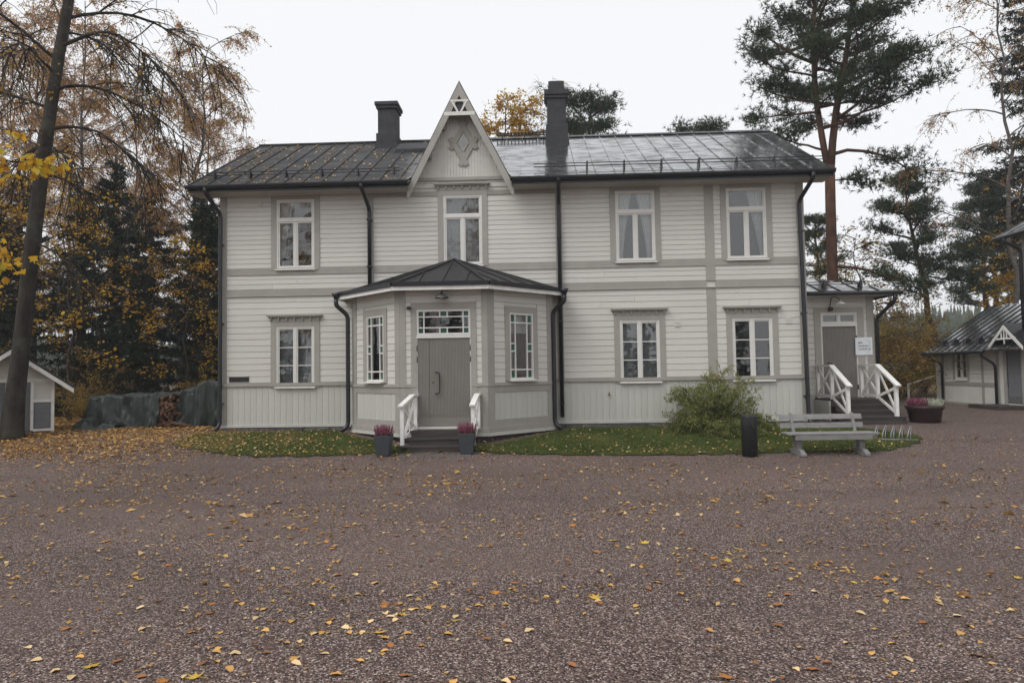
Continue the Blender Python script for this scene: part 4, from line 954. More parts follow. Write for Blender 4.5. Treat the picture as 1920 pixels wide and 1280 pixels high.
# ------------------------------------------------------------------ neighbouring buildings on the right
def side_house():
    """low annexe: its long wall faces the yard (-x side), seen at a slant"""
    t = thing('low_annexe', 'single storey white wooden annexe with ribbed metal roof and gabled porch', 'house', (24.9, 9.36, .42), math.atan2(-1, -.034))
    # local x runs along the wall towards the viewer, local +y is into the building after the turn
    Lw, dpt, ez4 = 4.6, 4.2, 2.34; holes_ = [(.90, 1.70, .98, 2.12), (3.95, 4.75, .2, 2.0)]
    b = MB(); wall_holes(b, 0, Lw, 0, ez4, holes_, 0); b.quad((0,0,0),(0,0,ez4),(0,dpt/2,ez4+1.45),(0,dpt,ez4),(0,dpt,0)); w_ = b.build('wall', 'annexe_paint', t)
    s = MB(); prof = [(.004, 0), (-.006, 0), (-.024, .13), (-.020, .91), (-.006, .995), (.004, .995)]
    for (a, c, z0, z1) in ((.12, .77, .86, 2.30), (1.83, 2.55, .86, 2.30), (2.68, 3.42, .86, 2.30), (.77, 1.83, .86, .96), (.77, 1.83, 2.24, 2.3)):
        n = max(1, int(round((z1-z0)/.155))); h = (z1-z0)/n
        for i in range(n): s.prism([(a, y, z0+(i+z)*h) for y, z in prof], (c-a, 0, 0))
    tag(s.build('siding_boards', 'annexe_paint', w_), kind='stuff')
    for (a, c, z0, z1) in ((-.03,.12,.02,2.32),(2.55,2.68,.02,2.32),(.12,2.55,.76,.86),(2.68,3.5,.76,.86),(.12,3.5,.02,.12),(3.42,3.55,.02,2.32)): MB().box(a, c, -.034, 0, z0, z1).build('trim_board', 'trim', w_)
    MB().box(.12, 3.5, -.012, 0, .12, .76).build('skirting', 'annexe_paint', w_)
    MB().box(-.02, Lw, -.03, .2, -.2, .0).build('foundation', 'stone', t)
    M = Matrix.Identity(4); window(1.30, .98, 2.12, .8, 'lower', 1.06, .12, t, M, False, 'blind', .07)
    ro = MB(); e = .45; y1 = dpt/2; z1 = ez4+1.45; sl4 = 1.45/y1; r0, r1 = -.45, Lw+.6
    ro.quad((r0,-e,ez4-sl4*e-.03),(r1,-e,ez4-sl4*e-.03),(r1,y1,z1-.03),(r0,y1,z1-.03)); ro.quad((r0,y1,z1),(r1,y1,z1),(r1,dpt+e,ez4-sl4*e),(r0,dpt+e,ez4-sl4*e))
    ro = ro.build('roof', 'soffit', t)
    panelize([(r0,-e-.03,ez4-sl4*e),(r1,-e-.03,ez4-sl4*e),(r1,y1,z1+.015),(r0,y1,z1+.015)], (1,0,0), .42, ro)
    MB().tube([(r0,-e-.08,ez4-sl4*e-.04),(3.55,-e-.08,ez4-sl4*e-.04)], .06, 10).build('gutter', 'gutter', ro, True)
    MB().prism([(r0-.02,-e-.03,ez4-sl4*e-.14),(r0-.02,-e-.03,ez4-sl4*e+.02),(r0-.02,y1,z1+.03),(r0-.02,y1,z1-.14)], (.024,0,0)).build('verge_board', 'gutter', ro)
    for k in range(5):
        x = .1+k*.78; y = -.05; z = ez4+sl4*y
        MB().prism([(x,y-.10,z-.05),(x,y+.14,z+.10),(x,y+.05,z+.22),(x,y-.06,z+.2)], (.22,0,0)).build('snow_guard', 'gutter', ro)
    # far-end lean-to with hand rail
    lt = MB(); lt.box(-1.0, -.0, .25, 2.2, -.1, 2.0); lt.build('lean_to', 'annexe_paint', t)
    MB().prism([(-1.5,-.15,1.98),(-1.5,2.6,2.38),(-1.5,2.6,2.44),(-1.5,-.15,2.04)], (1.5,0,0)).build('lean_to_roof', 'gutter', t)
    MB().bar((-1.25,-.75,.05),(-1.25,-.75,.78),.06,.06,(0,1,0)).build('post', 'rail_white', t); MB().bar((-1.25,-.8,.74),(-1.1,.25,1.1),.06,.05).build('handrail', 'rail_white', t)
    # gabled porch over the door
    px0, px1, pz = 3.72, 5.12, 2.12; pa = 2.86; pc = (px0+px1)/2; pyf = -.34
    pr = MB()
    for s_ in (-1, 1):
        hwp = (px1-px0)/2+.22; sl5 = (pa-pz)/hwp
        P = [(pc,pyf,pa),(pc+s_*hwp,pyf,pz),(pc+s_*hwp,.6,pz),(pc,.6,pa)]
        q = MB(); q.add(P+[(x, y, z+.05) for x, y, z in P], [(0,1,2,3),(7,6,5,4),(0,4,5,1),(1,5,6,2),(2,6,7,3),(3,7,4,0)]); q.build('porch_roof', 'gutter', t)
        MB().prism([(pc,pyf-.02,pa-.01),(pc+s_*hwp,pyf-.02,pz-.01),(pc+s_*hwp,pyf-.02,pz-.13),(pc,pyf-.02,pa-.15)], (0,.03,0)).build('bargeboard', 'rail_white', t)
    MB().box(px0+.1, px1-.1, pyf-.015, pyf+.02, pz+.24, pz+.30).build('collar_beam', 'rail_white', t)
    for x in (-.14, 0, .14): MB().box(pc+x-.02, pc+x+.02, pyf-.01, pyf+.015, pz+.1 if x == 0 else pz+.3, pz+.62-abs(x)*1.1).build('gable_picket', 'rail_white', t)
    dr_ = MB().box(3.96, 4.74, .02, .06, .2, 2.0).build('door', 'shed_grey', t)
    g = MB(); x = 3.98
    while x < 4.70: g.prism([(x,.019,.25),(x+.05,.019,.25),(x+.04,.008,.25),(x+.01,.008,.25)], (0,0,1.7)); x += .06
    g.build('door_ribbing', 'shed_grey', dr_)['kind'] = 'stuff'
    MB().box(4.02,4.68,-.005,.019,.22,.46).build('kick_plate', 'zinc', dr_)
    for (a, c) in ((3.82,3.95),(4.75,4.90)): MB().box(a, c, -.045, 0, .15, 2.12).build('door_casing', 'trim', t)
    MB().box(3.95,4.75,-.04,0,2.0,2.12).build('door_casing', 'trim', t); MB().box(3.58,3.80,-.02,0,.12,.86).build('door_side_panel', 'annexe_paint', t)
    for k, (y0, z) in enumerate(((-.95,.14),(-1.3,.0),(-1.6,-.12))): MB().box(3.0-.12*k if k else 3.3, 5.0, y0, y0+.4 if k else 0, z-.13, z+.02).build('step', 'step_wood', t)
    pz_ = ez4-sl4*e
    pipe([(3.42,-e-.08,pz_-.06),(3.42,-e-.08,pz_-.18),(3.48,-.1,pz_-.5),(3.48,-.1,.05)], .045, t)
    pipe([(.0,-e-.08,pz_-.06),(.0,-e-.08,pz_-.15),(.1,-.1,pz_-.45),(.1,-.1,.05)], .045, t)
    return t
side_house()
th_ = thing('tall_neighbour_house', 'corner of a tall white house with black gutter beyond the annexe porch', 'house', (24.95, 4.6, .4))
b = MB(); b.quad((0,0,0),(0,-9,0),(0,-9,6.05),(0,0,6.05)); b.quad((0,0,0),(0,0,6.05),(3.5,0,8.0),(7,0,6.05),(7,0,0)); b.build('wall', 'siding', th_)
s = MB(); prof = [(.004, 0), (-.006, 0), (-.024, .13), (-.020, .91), (-.006, .995), (.004, .995)]
for i in range(34): s.prism([(y, -.16, .1+(i+z)*.17) for y, z in prof], (0, -8.8, 0))
tag(s.build('siding_boards', 'siding', th_), kind='stuff')
MB().box(-.036, 0, -.16, .036, .1, 5.95).build('corner_board', 'trim', th_)
e = .42; sl6 = .56; zE = 5.86
ro = MB(); ro.quad((-e,.7,zE-.05),(-e,-9.5,zE-.05),(3.5,-9.5,zE+(3.5+e)*sl6-.05),(3.5,.7,zE+(3.5+e)*sl6-.05)); ro = ro.build('roof', 'soffit', th_)
panelize([(-e,.7,zE),(-e,-9.5,zE),(3.5,-9.5,zE+(3.5+e)*sl6),(3.5,.7,zE+(3.5+e)*sl6)], (0,-1,0), .5, ro)
MB().tube([(-e-.07,.75,zE-.04),(-e-.07,-9.5,zE-.04)], .065, 10).build('gutter', 'gutter', ro, True)
MB().prism([(-e,.70,zE-.16),(-e,.70,zE+.02),(3.5,.70,zE+(3.5+e)*sl6+.02),(3.5,.70,zE+(3.5+e)*sl6-.16)], (0,.024,0)).build('verge_board', 'gutter', ro)
pipe([(-e-.07,.18,zE-.08),(-e-.07,.18,zE-.2),(-.1,.02,zE-.5),(-.1,.02,.1)], .055, th_)

# ------------------------------------------------------------------ vegetation
def nrm(v): return v/np.maximum(1e-9, np.linalg.norm(v, axis=-1, keepdims=True))
def leaf_faces(P, size, g, droop=0.0, wid=.55, flat=0.0):
    """one folded diamond leaf (two triangles) per point; droop pulls the axis down, flat lays it level"""
    n = len(P); ax = g.normal(size=(n, 3)); ax[:, 2] -= droop*1.5; ax[:, 2] *= (1-flat); ax = nrm(ax)
    sd_ = nrm(np.cross(ax, g.normal(size=(n, 3)) + np.array([0, 0, 4*flat]))) if flat < .5 else nrm(np.cross(ax, np.tile([0, 0, 1.], (n, 1)) + .35*g.normal(size=(n, 3))))
    up = np.cross(sd_, ax); s_ = np.broadcast_to(np.asarray(size, float).reshape(-1, 1), (n, 1))
    base = P; tip = P+ax*s_; m = P+ax*s_*.45 + up*s_*.10
    V = np.stack([base, tip, m+sd_*s_*wid*.5, m-sd_*s_*wid*.5], 1).reshape(-1, 3)
    i = np.arange(n)[:, None]*4
    Fc = np.concatenate([i+[0, 2, 1], i+[0, 1, 3]], 1).reshape(-1, 3)
    return V, Fc
def needle_faces(P, D, length, width, k, g):
    """k thin needles fanning round direction D at every point"""
    n = len(P); P = np.repeat(P, k, 0); D = nrm(np.repeat(D, k, 0) + .75*g.normal(size=(n*k, 3)))
    sd_ = nrm(np.cross(D, g.normal(size=(n*k, 3)))); L_ = length*g.uniform(.6, 1.15, (n*k, 1)); w_ = width*g.uniform(.7, 1.2, (n*k, 1))
    V = np.stack([P-sd_*w_*.5, P+sd_*w_*.5, P+D*L_], 1).reshape(-1, 3); Fc = np.arange(n*k*3).reshape(-1, 3)
    return V, Fc
def curve(start, d, length, nseg, bend, wob, r_):
    """polyline from start along d; bend is added to the direction every step"""
    p = Vector(start); d = Vector(d).normalized(); P = [p.copy()]; st = length/nseg
    for i in range(nseg):
        d = (d + Vector(bend)*(1/nseg) + Vector((r_.gauss(0, wob), r_.gauss(0, wob), r_.gauss(0, wob*.7)))).normalized(); p = p + d*st; P.append(p.copy())
    return P
def taper(r0, r1, n): return [r0+(r1-r0)*(i/(n-1))**.8 for i in range(n)]
def trunk_path(H, r0, lean=(0, 0), wob=.06, n=12, r_=rng):
    P = []
    for i in range(n+1):
        t = i/n; P.append(Vector((lean[0]*t+r_.gauss(0, wob)*min(1, t*3), lean[1]*t+r_.gauss(0, wob)*min(1, t*3), H*t)))
    R_ = [r0*(1.35 if i == 0 else 1)*(1-.86*(i/n)**1.1) for i in range(n+1)]
    P[0].z = -.15; return P, R_
def at_h(P, z):
    for a, c in zip(P, P[1:]):
        if a.z <= z <= c.z: return a.lerp(c, (z-a.z)/(c.z-a.z))
    return P[-1].copy()
def finish(name, label, cat, loc, tb, leaves, bark, leafm, group=None, crown='crown', trunk='trunk', rz=0):
    t = thing(name, label, cat, loc, rz, group)
    tb.build(trunk, bark, t, True)
    V, Fc, rn = leaves
    if len(Fc): obj(crown, np_mesh(crown, V, Fc, leafm, rn), t)
    return t
def merge(parts):
    V = []; Fc = []; rn = []; b = 0
    for (v, f, r) in parts: V.append(v); Fc.append(f+b); rn.append(r); b += len(v)
    return (np.concatenate(V), np.concatenate(Fc), np.concatenate(rn)) if V else ([], [], [])
def pine(name, label, loc, stems, limbs_z, rad, seed, pad=.75, dens=1.0, group=None, extra=(), ntuft=20, nk=8):
    """Scots pine: bare reddish stem(s), crooked limbs, needles in flat cloud-like pads"""
    r_ = random.Random(seed); g = np.random.default_rng(seed); tb = MB(); C = []; Dd = []
    for P, R_ in stems: tb.tube(P, R_, 9)
    def padat(c, s):
        n = max(4, int(ntuft*dens*s)); q = g.normal(size=(n, 3))*np.array([.42, .42, .15])*s*pad + np.array(c); C.append(q)
        d = (q-np.array(c))*np.array([1, 1, 1.5]) + np.array([0, 0, .25*s]); Dd.append(nrm(d))
    def limb(p, d, L_, r0, bend):
        P = curve(p, d, L_, 7, bend, .13, r_); tb.tube(P, taper(r0, .018, 8), 6)
        for k in range(int(3+L_*2.0)):
            t = r_.uniform(.30, 1.0); i = min(6, int(t*7)); q = P[i].lerp(P[i+1], t*7-i)
            dd = (P[i+1]-P[i]).normalized(); sdv = Vector((-dd.y, dd.x, 0))*r_.choice((-1, 1))
            sb = curve(q, dd*.6+sdv*r_.uniform(.4, 1)+Vector((0, 0, r_.uniform(-.1, .35))), r_.uniform(.35, .95)*(.5+.16*L_), 4, (0, 0, .35), .14, r_)
            tb.tube(sb, taper(.02, .007, 5), 4); padat(sb[-1], r_.uniform(.7, 1.15)); padat(sb[2], r_.uniform(.4, .8))
        padat(P[-1], 1.1); padat(P[-2], .8)
    for si, (P, R_) in enumerate(stems):
        zt = P[-1].z
        if zt < limbs_z[0]+1: continue
        z = limbs_z[0]+r_.uniform(0, .5); a = r_.uniform(0, 6.28)
        while z < zt-.15:
            f = (z-limbs_z[0])/(zt-limbs_z[0]); a += 2.4+r_.uniform(-.5, .5)
            L_ = rad*(math.sin(math.pi*min(1, .28+.72*f)**.9)*.9+.18)*r_.uniform(.7, 1.12)
            limb(at_h(P, z), (math.cos(a), math.sin(a), .05+.55*f), L_, .028+.018*L_, (0, 0, r_.uniform(-.1, .5))); z += r_.uniform(.18, .40)
        padat(P[-1], 1.2); padat(P[-1]-Vector((0, 0, .4)), 1.2)
    for (p, d, L_, r0, bend) in extra: limb(Vector(p), Vector(d), L_, r0, bend)
    Q = np.concatenate(C); D_ = np.concatenate(Dd); V, Fc = needle_faces(Q, D_, .22, .030, nk, g)
    rn = np.clip(np.repeat(g.uniform(.1, .95, len(Q)), nk)+g.normal(0, .12, len(Fc)), 0, 1)
    return finish(name, label, 'tree', loc, tb, (V, Fc, rn), 'bark_pine', 'needles', group)
def spruce(name, label, loc, H, rad, seed, z0=.6, group=None, dens=1.0):
    """dark spruce: whorls of drooping boughs hung with short sprays"""
    r_ = random.Random(seed); g = np.random.default_rng(seed); tb = MB(); P, R_ = trunk_path(H, .16+.008*H, (0, 0), .03, 12, r_); tb.tube(P, R_, 7)
    C = []; Dd = []; z = z0
    while z < H-.25:
        f = (z-z0)/(H-z0)
        for k in range(r_.randint(4, 6)):
            a = r_.uniform(0, 6.28); L_ = rad*(1-f)**.8*r_.uniform(.7, 1.15)+.15
            B = curve(at_h(P, z), (math.cos(a), math.sin(a), .15-.45*(1-f)), L_, 5, (0, 0, .45*(1-f)), .06, r_); tb.tube(B, taper(.012+.012*L_, .006, 6), 3, False)
            n = int((9+L_*16)*dens); t = g.uniform(.08, 1, n)*5; i = np.minimum(4, t.astype(int)); BA = np.array([tuple(v) for v in B])
            q = BA[i]+(BA[i+1]-BA[i])*(t-i)[:, None]; q += g.normal(size=(n, 3))*np.array([.13, .13, .07])*(.4+.25*L_)
            d = np.tile([math.cos(a)*.5, math.sin(a)*.5, -.75], (n, 1))+.45*g.normal(size=(n, 3)); C.append(q); Dd.append(nrm(d))
        z += r_.uniform(.20, .36)*(1+H*.02)
    Q = np.concatenate(C); D_ = np.concatenate(Dd); k = 5; V, Fc = needle_faces(Q, D_, .30, .055, k, g)
    rn = np.clip(np.repeat(g.uniform(0, .85, len(Q)), k)+g.normal(0, .12, len(Fc)), 0, 1)
    return finish(name, label, 'tree', loc, tb, (V, Fc, rn), 'bark_dark', 'needles_spruce', group)
def broadleaf(name, label, loc, H, rad, seed, z0, nl, leafm, bark, size, nleaf, twigs, droop, rise=.75, r0=.16, group=None, wid=.6, lean=(0, 0), flat=0.0, nsub=6, spread=.10, tw=.010, forks=1, maxx=None):
    """limbs, sub-branches and hanging twigs; leaves sit along the twigs"""
    r_ = random.Random(seed); g = np.random.default_rng(seed); tb = MB(); P, R_ = trunk_path(H*.96, r0, lean, .10, 14, r_); tb.tube(P, R_, 9)
    L = []; segs = []
    for k in range(nl):
        f = (k+r_.uniform(.1, .9))/nl; z = z0+(H*.95-z0)*f**.9; a = k*2.4+r_.uniform(-.5, .5)
        L_ = rad*(1-.62*f)*r_.uniform(.75, 1.2)
        B = curve(at_h(P, z), (math.cos(a), math.sin(a), rise*(.7+.6*f)), L_*1.15, 8, (0, 0, -.35-droop*.5), .10, r_); tb.tube(B, taper(max(.02, r0*.42*(1-.6*f)), .012, 9), 6, False)
        for j in range(nsub):
            t = r_.uniform(.2, 1); i = min(7, int(t*8)); q = B[i].lerp(B[i+1], t*8-i); dd = (B[i+1]-B[i]).normalized()
            sdv = Vector((-dd.y, dd.x, r_.uniform(-.2, .5)))*r_.choice((-1, 1))
            S = curve(q, dd*.8+sdv*r_.uniform(.4, 1.1), L_*r_.uniform(.25, .5), 5, (0, 0, -.3-droop), .14, r_); tb.tube(S, taper(.02, .008, 6), 4, False)
            for m in range(twigs):
                t = r_.uniform(.1, 1); i = min(4, int(t*5)); q = S[i].lerp(S[i+1], t*5-i); dd = (S[i+1]-S[i]).normalized()
                T = curve(q, dd*.5+Vector((r_.gauss(0, .6), r_.gauss(0, .6), r_.gauss(.1, .4))), r_.uniform(.35, .95)*(1+droop*.6), 4, (0, 0, -.5-1.9*droop), .16, r_)
                tb.tube(T, taper(tw, tw*.5, 5), 3, False); segs.append([tuple(v) for v in T])
    A = np.array(segs); n = nleaf; w_ = g.integers(0, len(A), n); t = g.uniform(.15, 1, n)*4; i = np.minimum(3, t.astype(int))
    q = A[w_, i]+(A[w_, i+1]-A[w_, i])*(t-i)[:, None] + g.normal(size=(n, 3))*spread
    V, Fc = leaf_faces(q, size*g.uniform(.65, 1.25, n), g, droop, wid, flat)
    tone = g.uniform(0, 1, len(A))[w_]*.6 + g.uniform(0, .4, n)
    return finish(name, label, 'tree', loc, tb, (V, Fc, np.repeat(tone, 2)), bark, leafm, group)
def place(src, x, y, label, rz=0, sc=1.0, sz=None):
    c = copy_tree(src); c.location = (x, y, gz(y)); c.rotation_euler = (0, 0, rz); c.scale = (sc, sc, sz or sc); c['label'] = label; return c
VS = Vector
# the thick half-bare tree at the left edge: arching, drooping limbs
def big_tree():
    r_ = random.Random(31); g = np.random.default_rng(31); tb = MB()
    P = [VS((.0,0,-.15)), VS((.03,0,.25)), VS((.12,0,1.2)), VS((.24,0,2.3)), VS((.42,0,4.2)), VS((.62,0,6.1)), VS((.80,0,7.6)), VS((.98,0,9.0)), VS((1.18,0,10.4)), VS((1.34,.1,11.8)), VS((1.5,.1,14)), VS((1.6,.2,17)), VS((1.7,.2,20)), VS((1.8,.2,23))]
    R_ = [.40,.28,.225,.205,.19,.178,.165,.15,.14,.13,.105,.08,.05,.02]; tb.tube(P, R_, 14)
    segs = []
    def limb(z, az, L_, rise, dr, r0):
        L_ *= .74 if abs(az) < 1.2 else .95
        B = curve(at_h(P, z), (math.cos(az), math.sin(az), rise), L_, 10, (0, 0, -dr), .085, r_); tb.tube(B, taper(r0*.52, .012, 11), 7, False)
        for j in range(int(6+L_*4.2)):
            t = r_.uniform(.12, 1); i = min(9, int(t*10)); q = B[i].lerp(B[i+1], t*10-i); dd = (B[i+1]-B[i]).normalized()
            S = curve(q, dd*.8+Vector((r_.gauss(0, .5), r_.gauss(0, .5), r_.gauss(-.1, .35))), r_.uniform(.8, 1.9), 6, (0, 0, -.75), .13, r_); tb.tube(S, taper(.020, .007, 7), 4, False)
            for m in range(5):
                t2 = r_.uniform(.15, 1); i2 = min(5, int(t2*6)); q2 = S[i2].lerp(S[i2+1], t2*6-i2); d2 = (S[i2+1]-S[i2]).normalized()
                T = curve(q2, d2*.7+Vector((r_.gauss(0, .55), r_.gauss(0, .55), r_.gauss(-.15, .35))), r_.uniform(.4, 1.1), 4, (0, 0, -.7), .14, r_); tb.tube(T, taper(.011, .005, 5), 3, False); segs.append([tuple(v) for v in T])
    for (z, az, L_, rise, dr, r0) in ((8.3,.15,4.4,.55,1.9,.10),(7.6,-.3,3.2,.4,1.8,.07),(9.4,.05,5.0,.5,1.7,.10),(10.6,-.2,5.6,.55,1.5,.11),(7.0,.5,2.6,.35,1.7,.06),(5.2,-.1,2.4,.1,1.3,.05),(11.4,.4,5.8,.7,1.5,.10),(8.9,3.0,3.4,.5,.9,.09),(10.2,3.4,3.6,.8,.6,.10),(7.9,2.7,3.0,.25,.9,.07),(12.6,.0,5.5,.7,1.2,.09),(13.5,-.6,5.0,.8,1.1,.09),(12.0,-2.6,4.0,.8,.7,.09),(14.5,.9,4.6,.8,1.0,.08),(15.5,3.5,4,.8,.8,.08),(16.5,.2,4.2,.9,.9,.07),(18,2.0,3.5,.9,.7,.06),(19,-1.2,3,.9,.7,.05),(9.8,-1.5,3.6,.6,1.3,.07),(11,1.6,3.8,.6,1.2,.07)):
        limb(z, az, L_, rise, dr, r0)
    A = np.array(segs); n = 2600; w_ = g.integers(0, len(A), n); t = g.uniform(.2, 1, n)*4; i = np.minimum(3, t.astype(int))
    q = A[w_, i]+(A[w_, i+1]-A[w_, i])*(t-i)[:, None]+g.normal(size=(n, 3))*.04
    V, Fc = leaf_faces(q, .075*g.uniform(.6, 1.2, n), g, .8, .8); rn = np.repeat(g.uniform(0, .75, n), 2)
    return finish('large_tree', 'thick mossy tree trunk with long drooping half-bare branches beside the shed', 'tree', (-5.24, -.95, gz(-.95)), tb, (V, Fc, rn), 'bark_dark', 'yellow_leaves')
big_tree()
# maple standing outside the picture whose yellow branch hangs in at the left edge
def edge_maple():
    r_ = random.Random(77); g = np.random.default_rng(77); tb = MB(); P, R_ = trunk_path(9, .17, (.3, .2), .05, 10, r_); tb.tube(P, R_, 8); Q = []
    def branch(z, d, L_, bend, n, r0=.05):
        B = curve(at_h(P, z), d, L_, 8, bend, .06, r_); tb.tube(B, taper(r0, .01, 9), 5, False)
        for k in range(n):
            t = r_.uniform(.45, 1); i = min(7, int(t*8)); q = B[i].lerp(B[i+1], t*8-i); dd = (B[i+1]-B[i]).normalized()
            T = curve(q, dd*.4+Vector((r_.gauss(0, .6), r_.gauss(0, .6), r_.gauss(.1, .25))), r_.uniform(.25, .7), 3, (0, 0, -.5), .1, r_); tb.tube(T, taper(.009, .004, 4), 3, False)
            for m in range(11): Q.append(tuple(T[r_.randint(1, 3)] + Vector((r_.gauss(0, .12), r_.gauss(0, .12), r_.gauss(-.02, .08)))))
    for (z, d, L_, n) in ((5.1,(3.72,1.75,.35),3.95,34),(4.5,(3.6,1.9,.1),3.75,28),(4.0,(3.4,1.4,.1),3.5,22),(5.8,(3.3,1.9,.3),3.3,18),(6.2,(-1,1,.5),2.4,16),(5.2,(-1,-1,.4),2.4,16),(6.8,(1,-1,.6),2.0,14),(7.5,(.3,1,.8),1.8,14),(4.6,(.2,-1,.3),2.4,14),(8.2,(.2,.2,1),1.2,12)):
        branch(z, d, L_, (0, 0, -.25), n)
    Q = np.array(Q); n = len(Q); s_ = .16*g.uniform(.6, 1.15, n)
    # five-lobed leaf hanging from its stalk
    ang = np.radians([0, 14, 38, 62, 92, 118, 180, 242, 268, 298, 322, 346]); rad = np.array([1, .52, .85, .45, .62, .36, .18, .36, .62, .45, .85, .52])
    ax = nrm(g.normal(size=(n, 3))*np.array([1, 1, .5])+np.array([0, 0, -.9])); sd_ = nrm(np.cross(ax, g.normal(size=(n, 3)))); up = np.cross(ax, sd_)
    V = Q[:, None, :]+s_[:, None, None]*.62*rad[None, :, None]*(np.cos(ang)[None, :, None]*ax[:, None, :]+np.sin(ang)[None, :, None]*sd_[:, None, :])+s_[:, None, None]*.10*up[:, None, :]*np.abs(np.sin(ang))[None, :, None]
    Fc = np.arange(n*12).reshape(-1, 12)
    return finish('maple_tree', 'bright yellow maple reaching its leafy branch into the yard beside the thick trunk', 'tree', (-2.7, -10.3, 0), tb, (V.reshape(-1, 3), Fc, g.uniform(0, 1, n)), 'bark_dark', 'maple_yellow')
edge_maple()
GL = 'birches behind the woodpile'; GS = 'dark spruces behind the woodpile'
def birch(label, x, y, H, rad, seed, nleaf=9000, lean=(0, 0), z0=3.5, leafm='birch_leaves', group=None, twigs=7, nl=30, size=.09):
    return broadleaf('birch_tree', label, (x, y, gz(y)), H, rad, seed, z0, nl, leafm, 'bark_birch', size, nleaf, twigs, .42, .95, .13, group, .62, lean, 0, 7, .05, .008)
b1 = birch('tall birch with copper leaves, its crown leaning towards the roof corner', -8.4, 13.5, 18.5, 4.2, 41, 26000, (1.2, 0), group=GL)
b2 = birch('copper birch rising behind the arching branches of the thick tree', -12.5, 12.0, 20, 4.2, 42, 26000, (.2, 0), group=GL)
sp = 'tall copper birch deep in the wood behind the shed'
place(b2, -16.5, 14.5, sp, 2.0, 1.05)
place(b1, -11.0, 19.5, sp, 1.2, 1.02); place(b2, -20.0, 19.0, sp, 4.0, 1.1); place(b1, -15.5, 22, sp, 5.0, 1.08); place(b2, -23, 26, sp, .6, 1.2); place(b1, -8.0, 24, sp, 3.9, .85)
s1 = spruce('spruce_tree', 'dense dark spruce rising directly behind the humped tarpaulin', (-4.9, 9.0, gz(9)), 9.0, 2.0, 51, .4, GS, 1.25)
s2 = spruce('spruce_tree', 'dark spruce with sparse top behind the flat tarpaulin', (-8.2, 8.0, gz(8)), 10.5, 2.2, 52, .8, GS, 1.1)
sl2 = 'dark spruce crowded in the wood behind the woodpile'
for (src, x, y, rz, sc) in ((s1,-10.6,9.5,1.0,1.08),(s2,-6.4,11.5,2.2,.95),(s1,-12.8,7.5,3.0,.95),(s2,-10.2,14,.7,1.1),(s1,-3.2,13.5,4.4,.95),(s2,-14.5,11,5.1,1.05),(s1,-6.6,6.8,2.7,.58),(s1,-17.5,10,.4,1.1),(s2,-5.4,16.5,1.7,1.0),(s2,-19.5,14,3.6,1.15),(s1,-8.6,18,5.6,1.15)):
    place(src, x, y, {-6.6: 'short bushy spruce in front of the taller spruces behind the woodpile', -3.2: 'dark spruce half hidden behind the house corner and its downpipe', -17.5: 'dark spruce on the far side of the shed'}.get(x, sl2), rz, sc)['group'] = GS
GY_ = 'young yellow maples at the wood edge'
def young_maple(label, x, y, H, rad, seed, n, z0, nl=16, leafm='yellow_leaves', group=GY_, size=.14, lean=(0, 0)):
    return broadleaf('young_maple', label, (x, y, gz(y)), H, rad, seed, z0, nl, leafm, 'bark_twig', size, n, 4, .05, .35, .07, group, .8, lean, .55, 5, .07, .008)
y1 = young_maple('young yellow maple in front of the spruces beside the thick trunk', -8.0, 5.2, 9.0, 2.0, 61, 1500, 2.2)
c = place(y1, -11.5, 5.5, 'young yellow maple spreading above the shed roof', 2.2, 1.05); c['group'] = GY_
c = place(y1, -4.7, 7.0, 'thin young yellow maple between the spruces by the house corner', 4.0, .8); c['group'] = GY_
c = place(y1, -14.5, 6.5, 'young yellow maple at the far side of the shed', 5.2, 1.2); c['group'] = GY_
# right side
mp_stem = [VS((0,0,-.1)), VS((.0,0,2.5)), VS((.03,0,5)), VS((.05,0,7.5)), VS((.08,0,9.3))]
stems = [(mp_stem, [.27,.225,.20,.19,.185]),
         ([VS((.02,0,9.0)), VS((-.16,0,10.3)), VS((-.30,.05,11.6)), VS((-.36,.05,12.8)), VS((-.34,.1,14.5)), VS((-.2,.1,16.2)), VS((-.1,.1,18)), VS((0,.1,19.4))], [.125,.12,.11,.10,.085,.065,.04,.02]),
         ([VS((.10,0,9.0)), VS((.22,0,10.2)), VS((.38,-.05,11.4)), VS((.62,-.05,12.6)), VS((.86,0,13.6)), VS((1.1,0,15)), VS((1.3,0,17)), VS((1.4,0,19.2))], [.15,.14,.13,.12,.10,.08,.05,.02])]
pine('pine_tree', 'large forked red-barked pine towering behind the side wing', (20.1, 8, gz(8)), stems, (10.6, 19), 2.8, 71, .68, 1.0, None,
     (((.1,0,9.7),(1,.1,.30),4.6,.075,(0,0,-.75)), ((.05,0,5.35),(1,.25,.12),3.6,.06,(0,0,-.55)), ((-.1,0,9.9),(-1,.1,.3),2.3,.05,(0,0,-.3)), ((.1,0,8.7),(1,-.2,.0),1.5,.03,(0,0,-.3)), ((-.3,0,11.4),(-1,.2,.05),2.5,.05,(0,0,.1)), ((-.3,0,12.8),(-1,-.1,.2),2.5,.05,(0,0,.1)), ((.5,0,11.2),(1,.1,.15),3.4,.05,(0,0,-.1)), ((.7,0,12.9),(1,-.2,.15),2.9,.05,(0,0,.0))), 19, 8)
def stem(H, r0, lean, seed):
    r_ = random.Random(seed); P, R_ = trunk_path(H, r0, lean, .06, 11, r_); return [(P, R_)]
pine('pine_tree', 'slim leaning pine standing between the side wing and the annexe', (28.7, 16, gz(16)), stem(11.0, .19, (-1.55, 0), 3), (5.4, 10.5), 1.8, 72, .62, .9, None, (((-.9,0,6.0),(1,-.2,-.1),2.8,.05,(0,0,-.5)),), 30, 7)
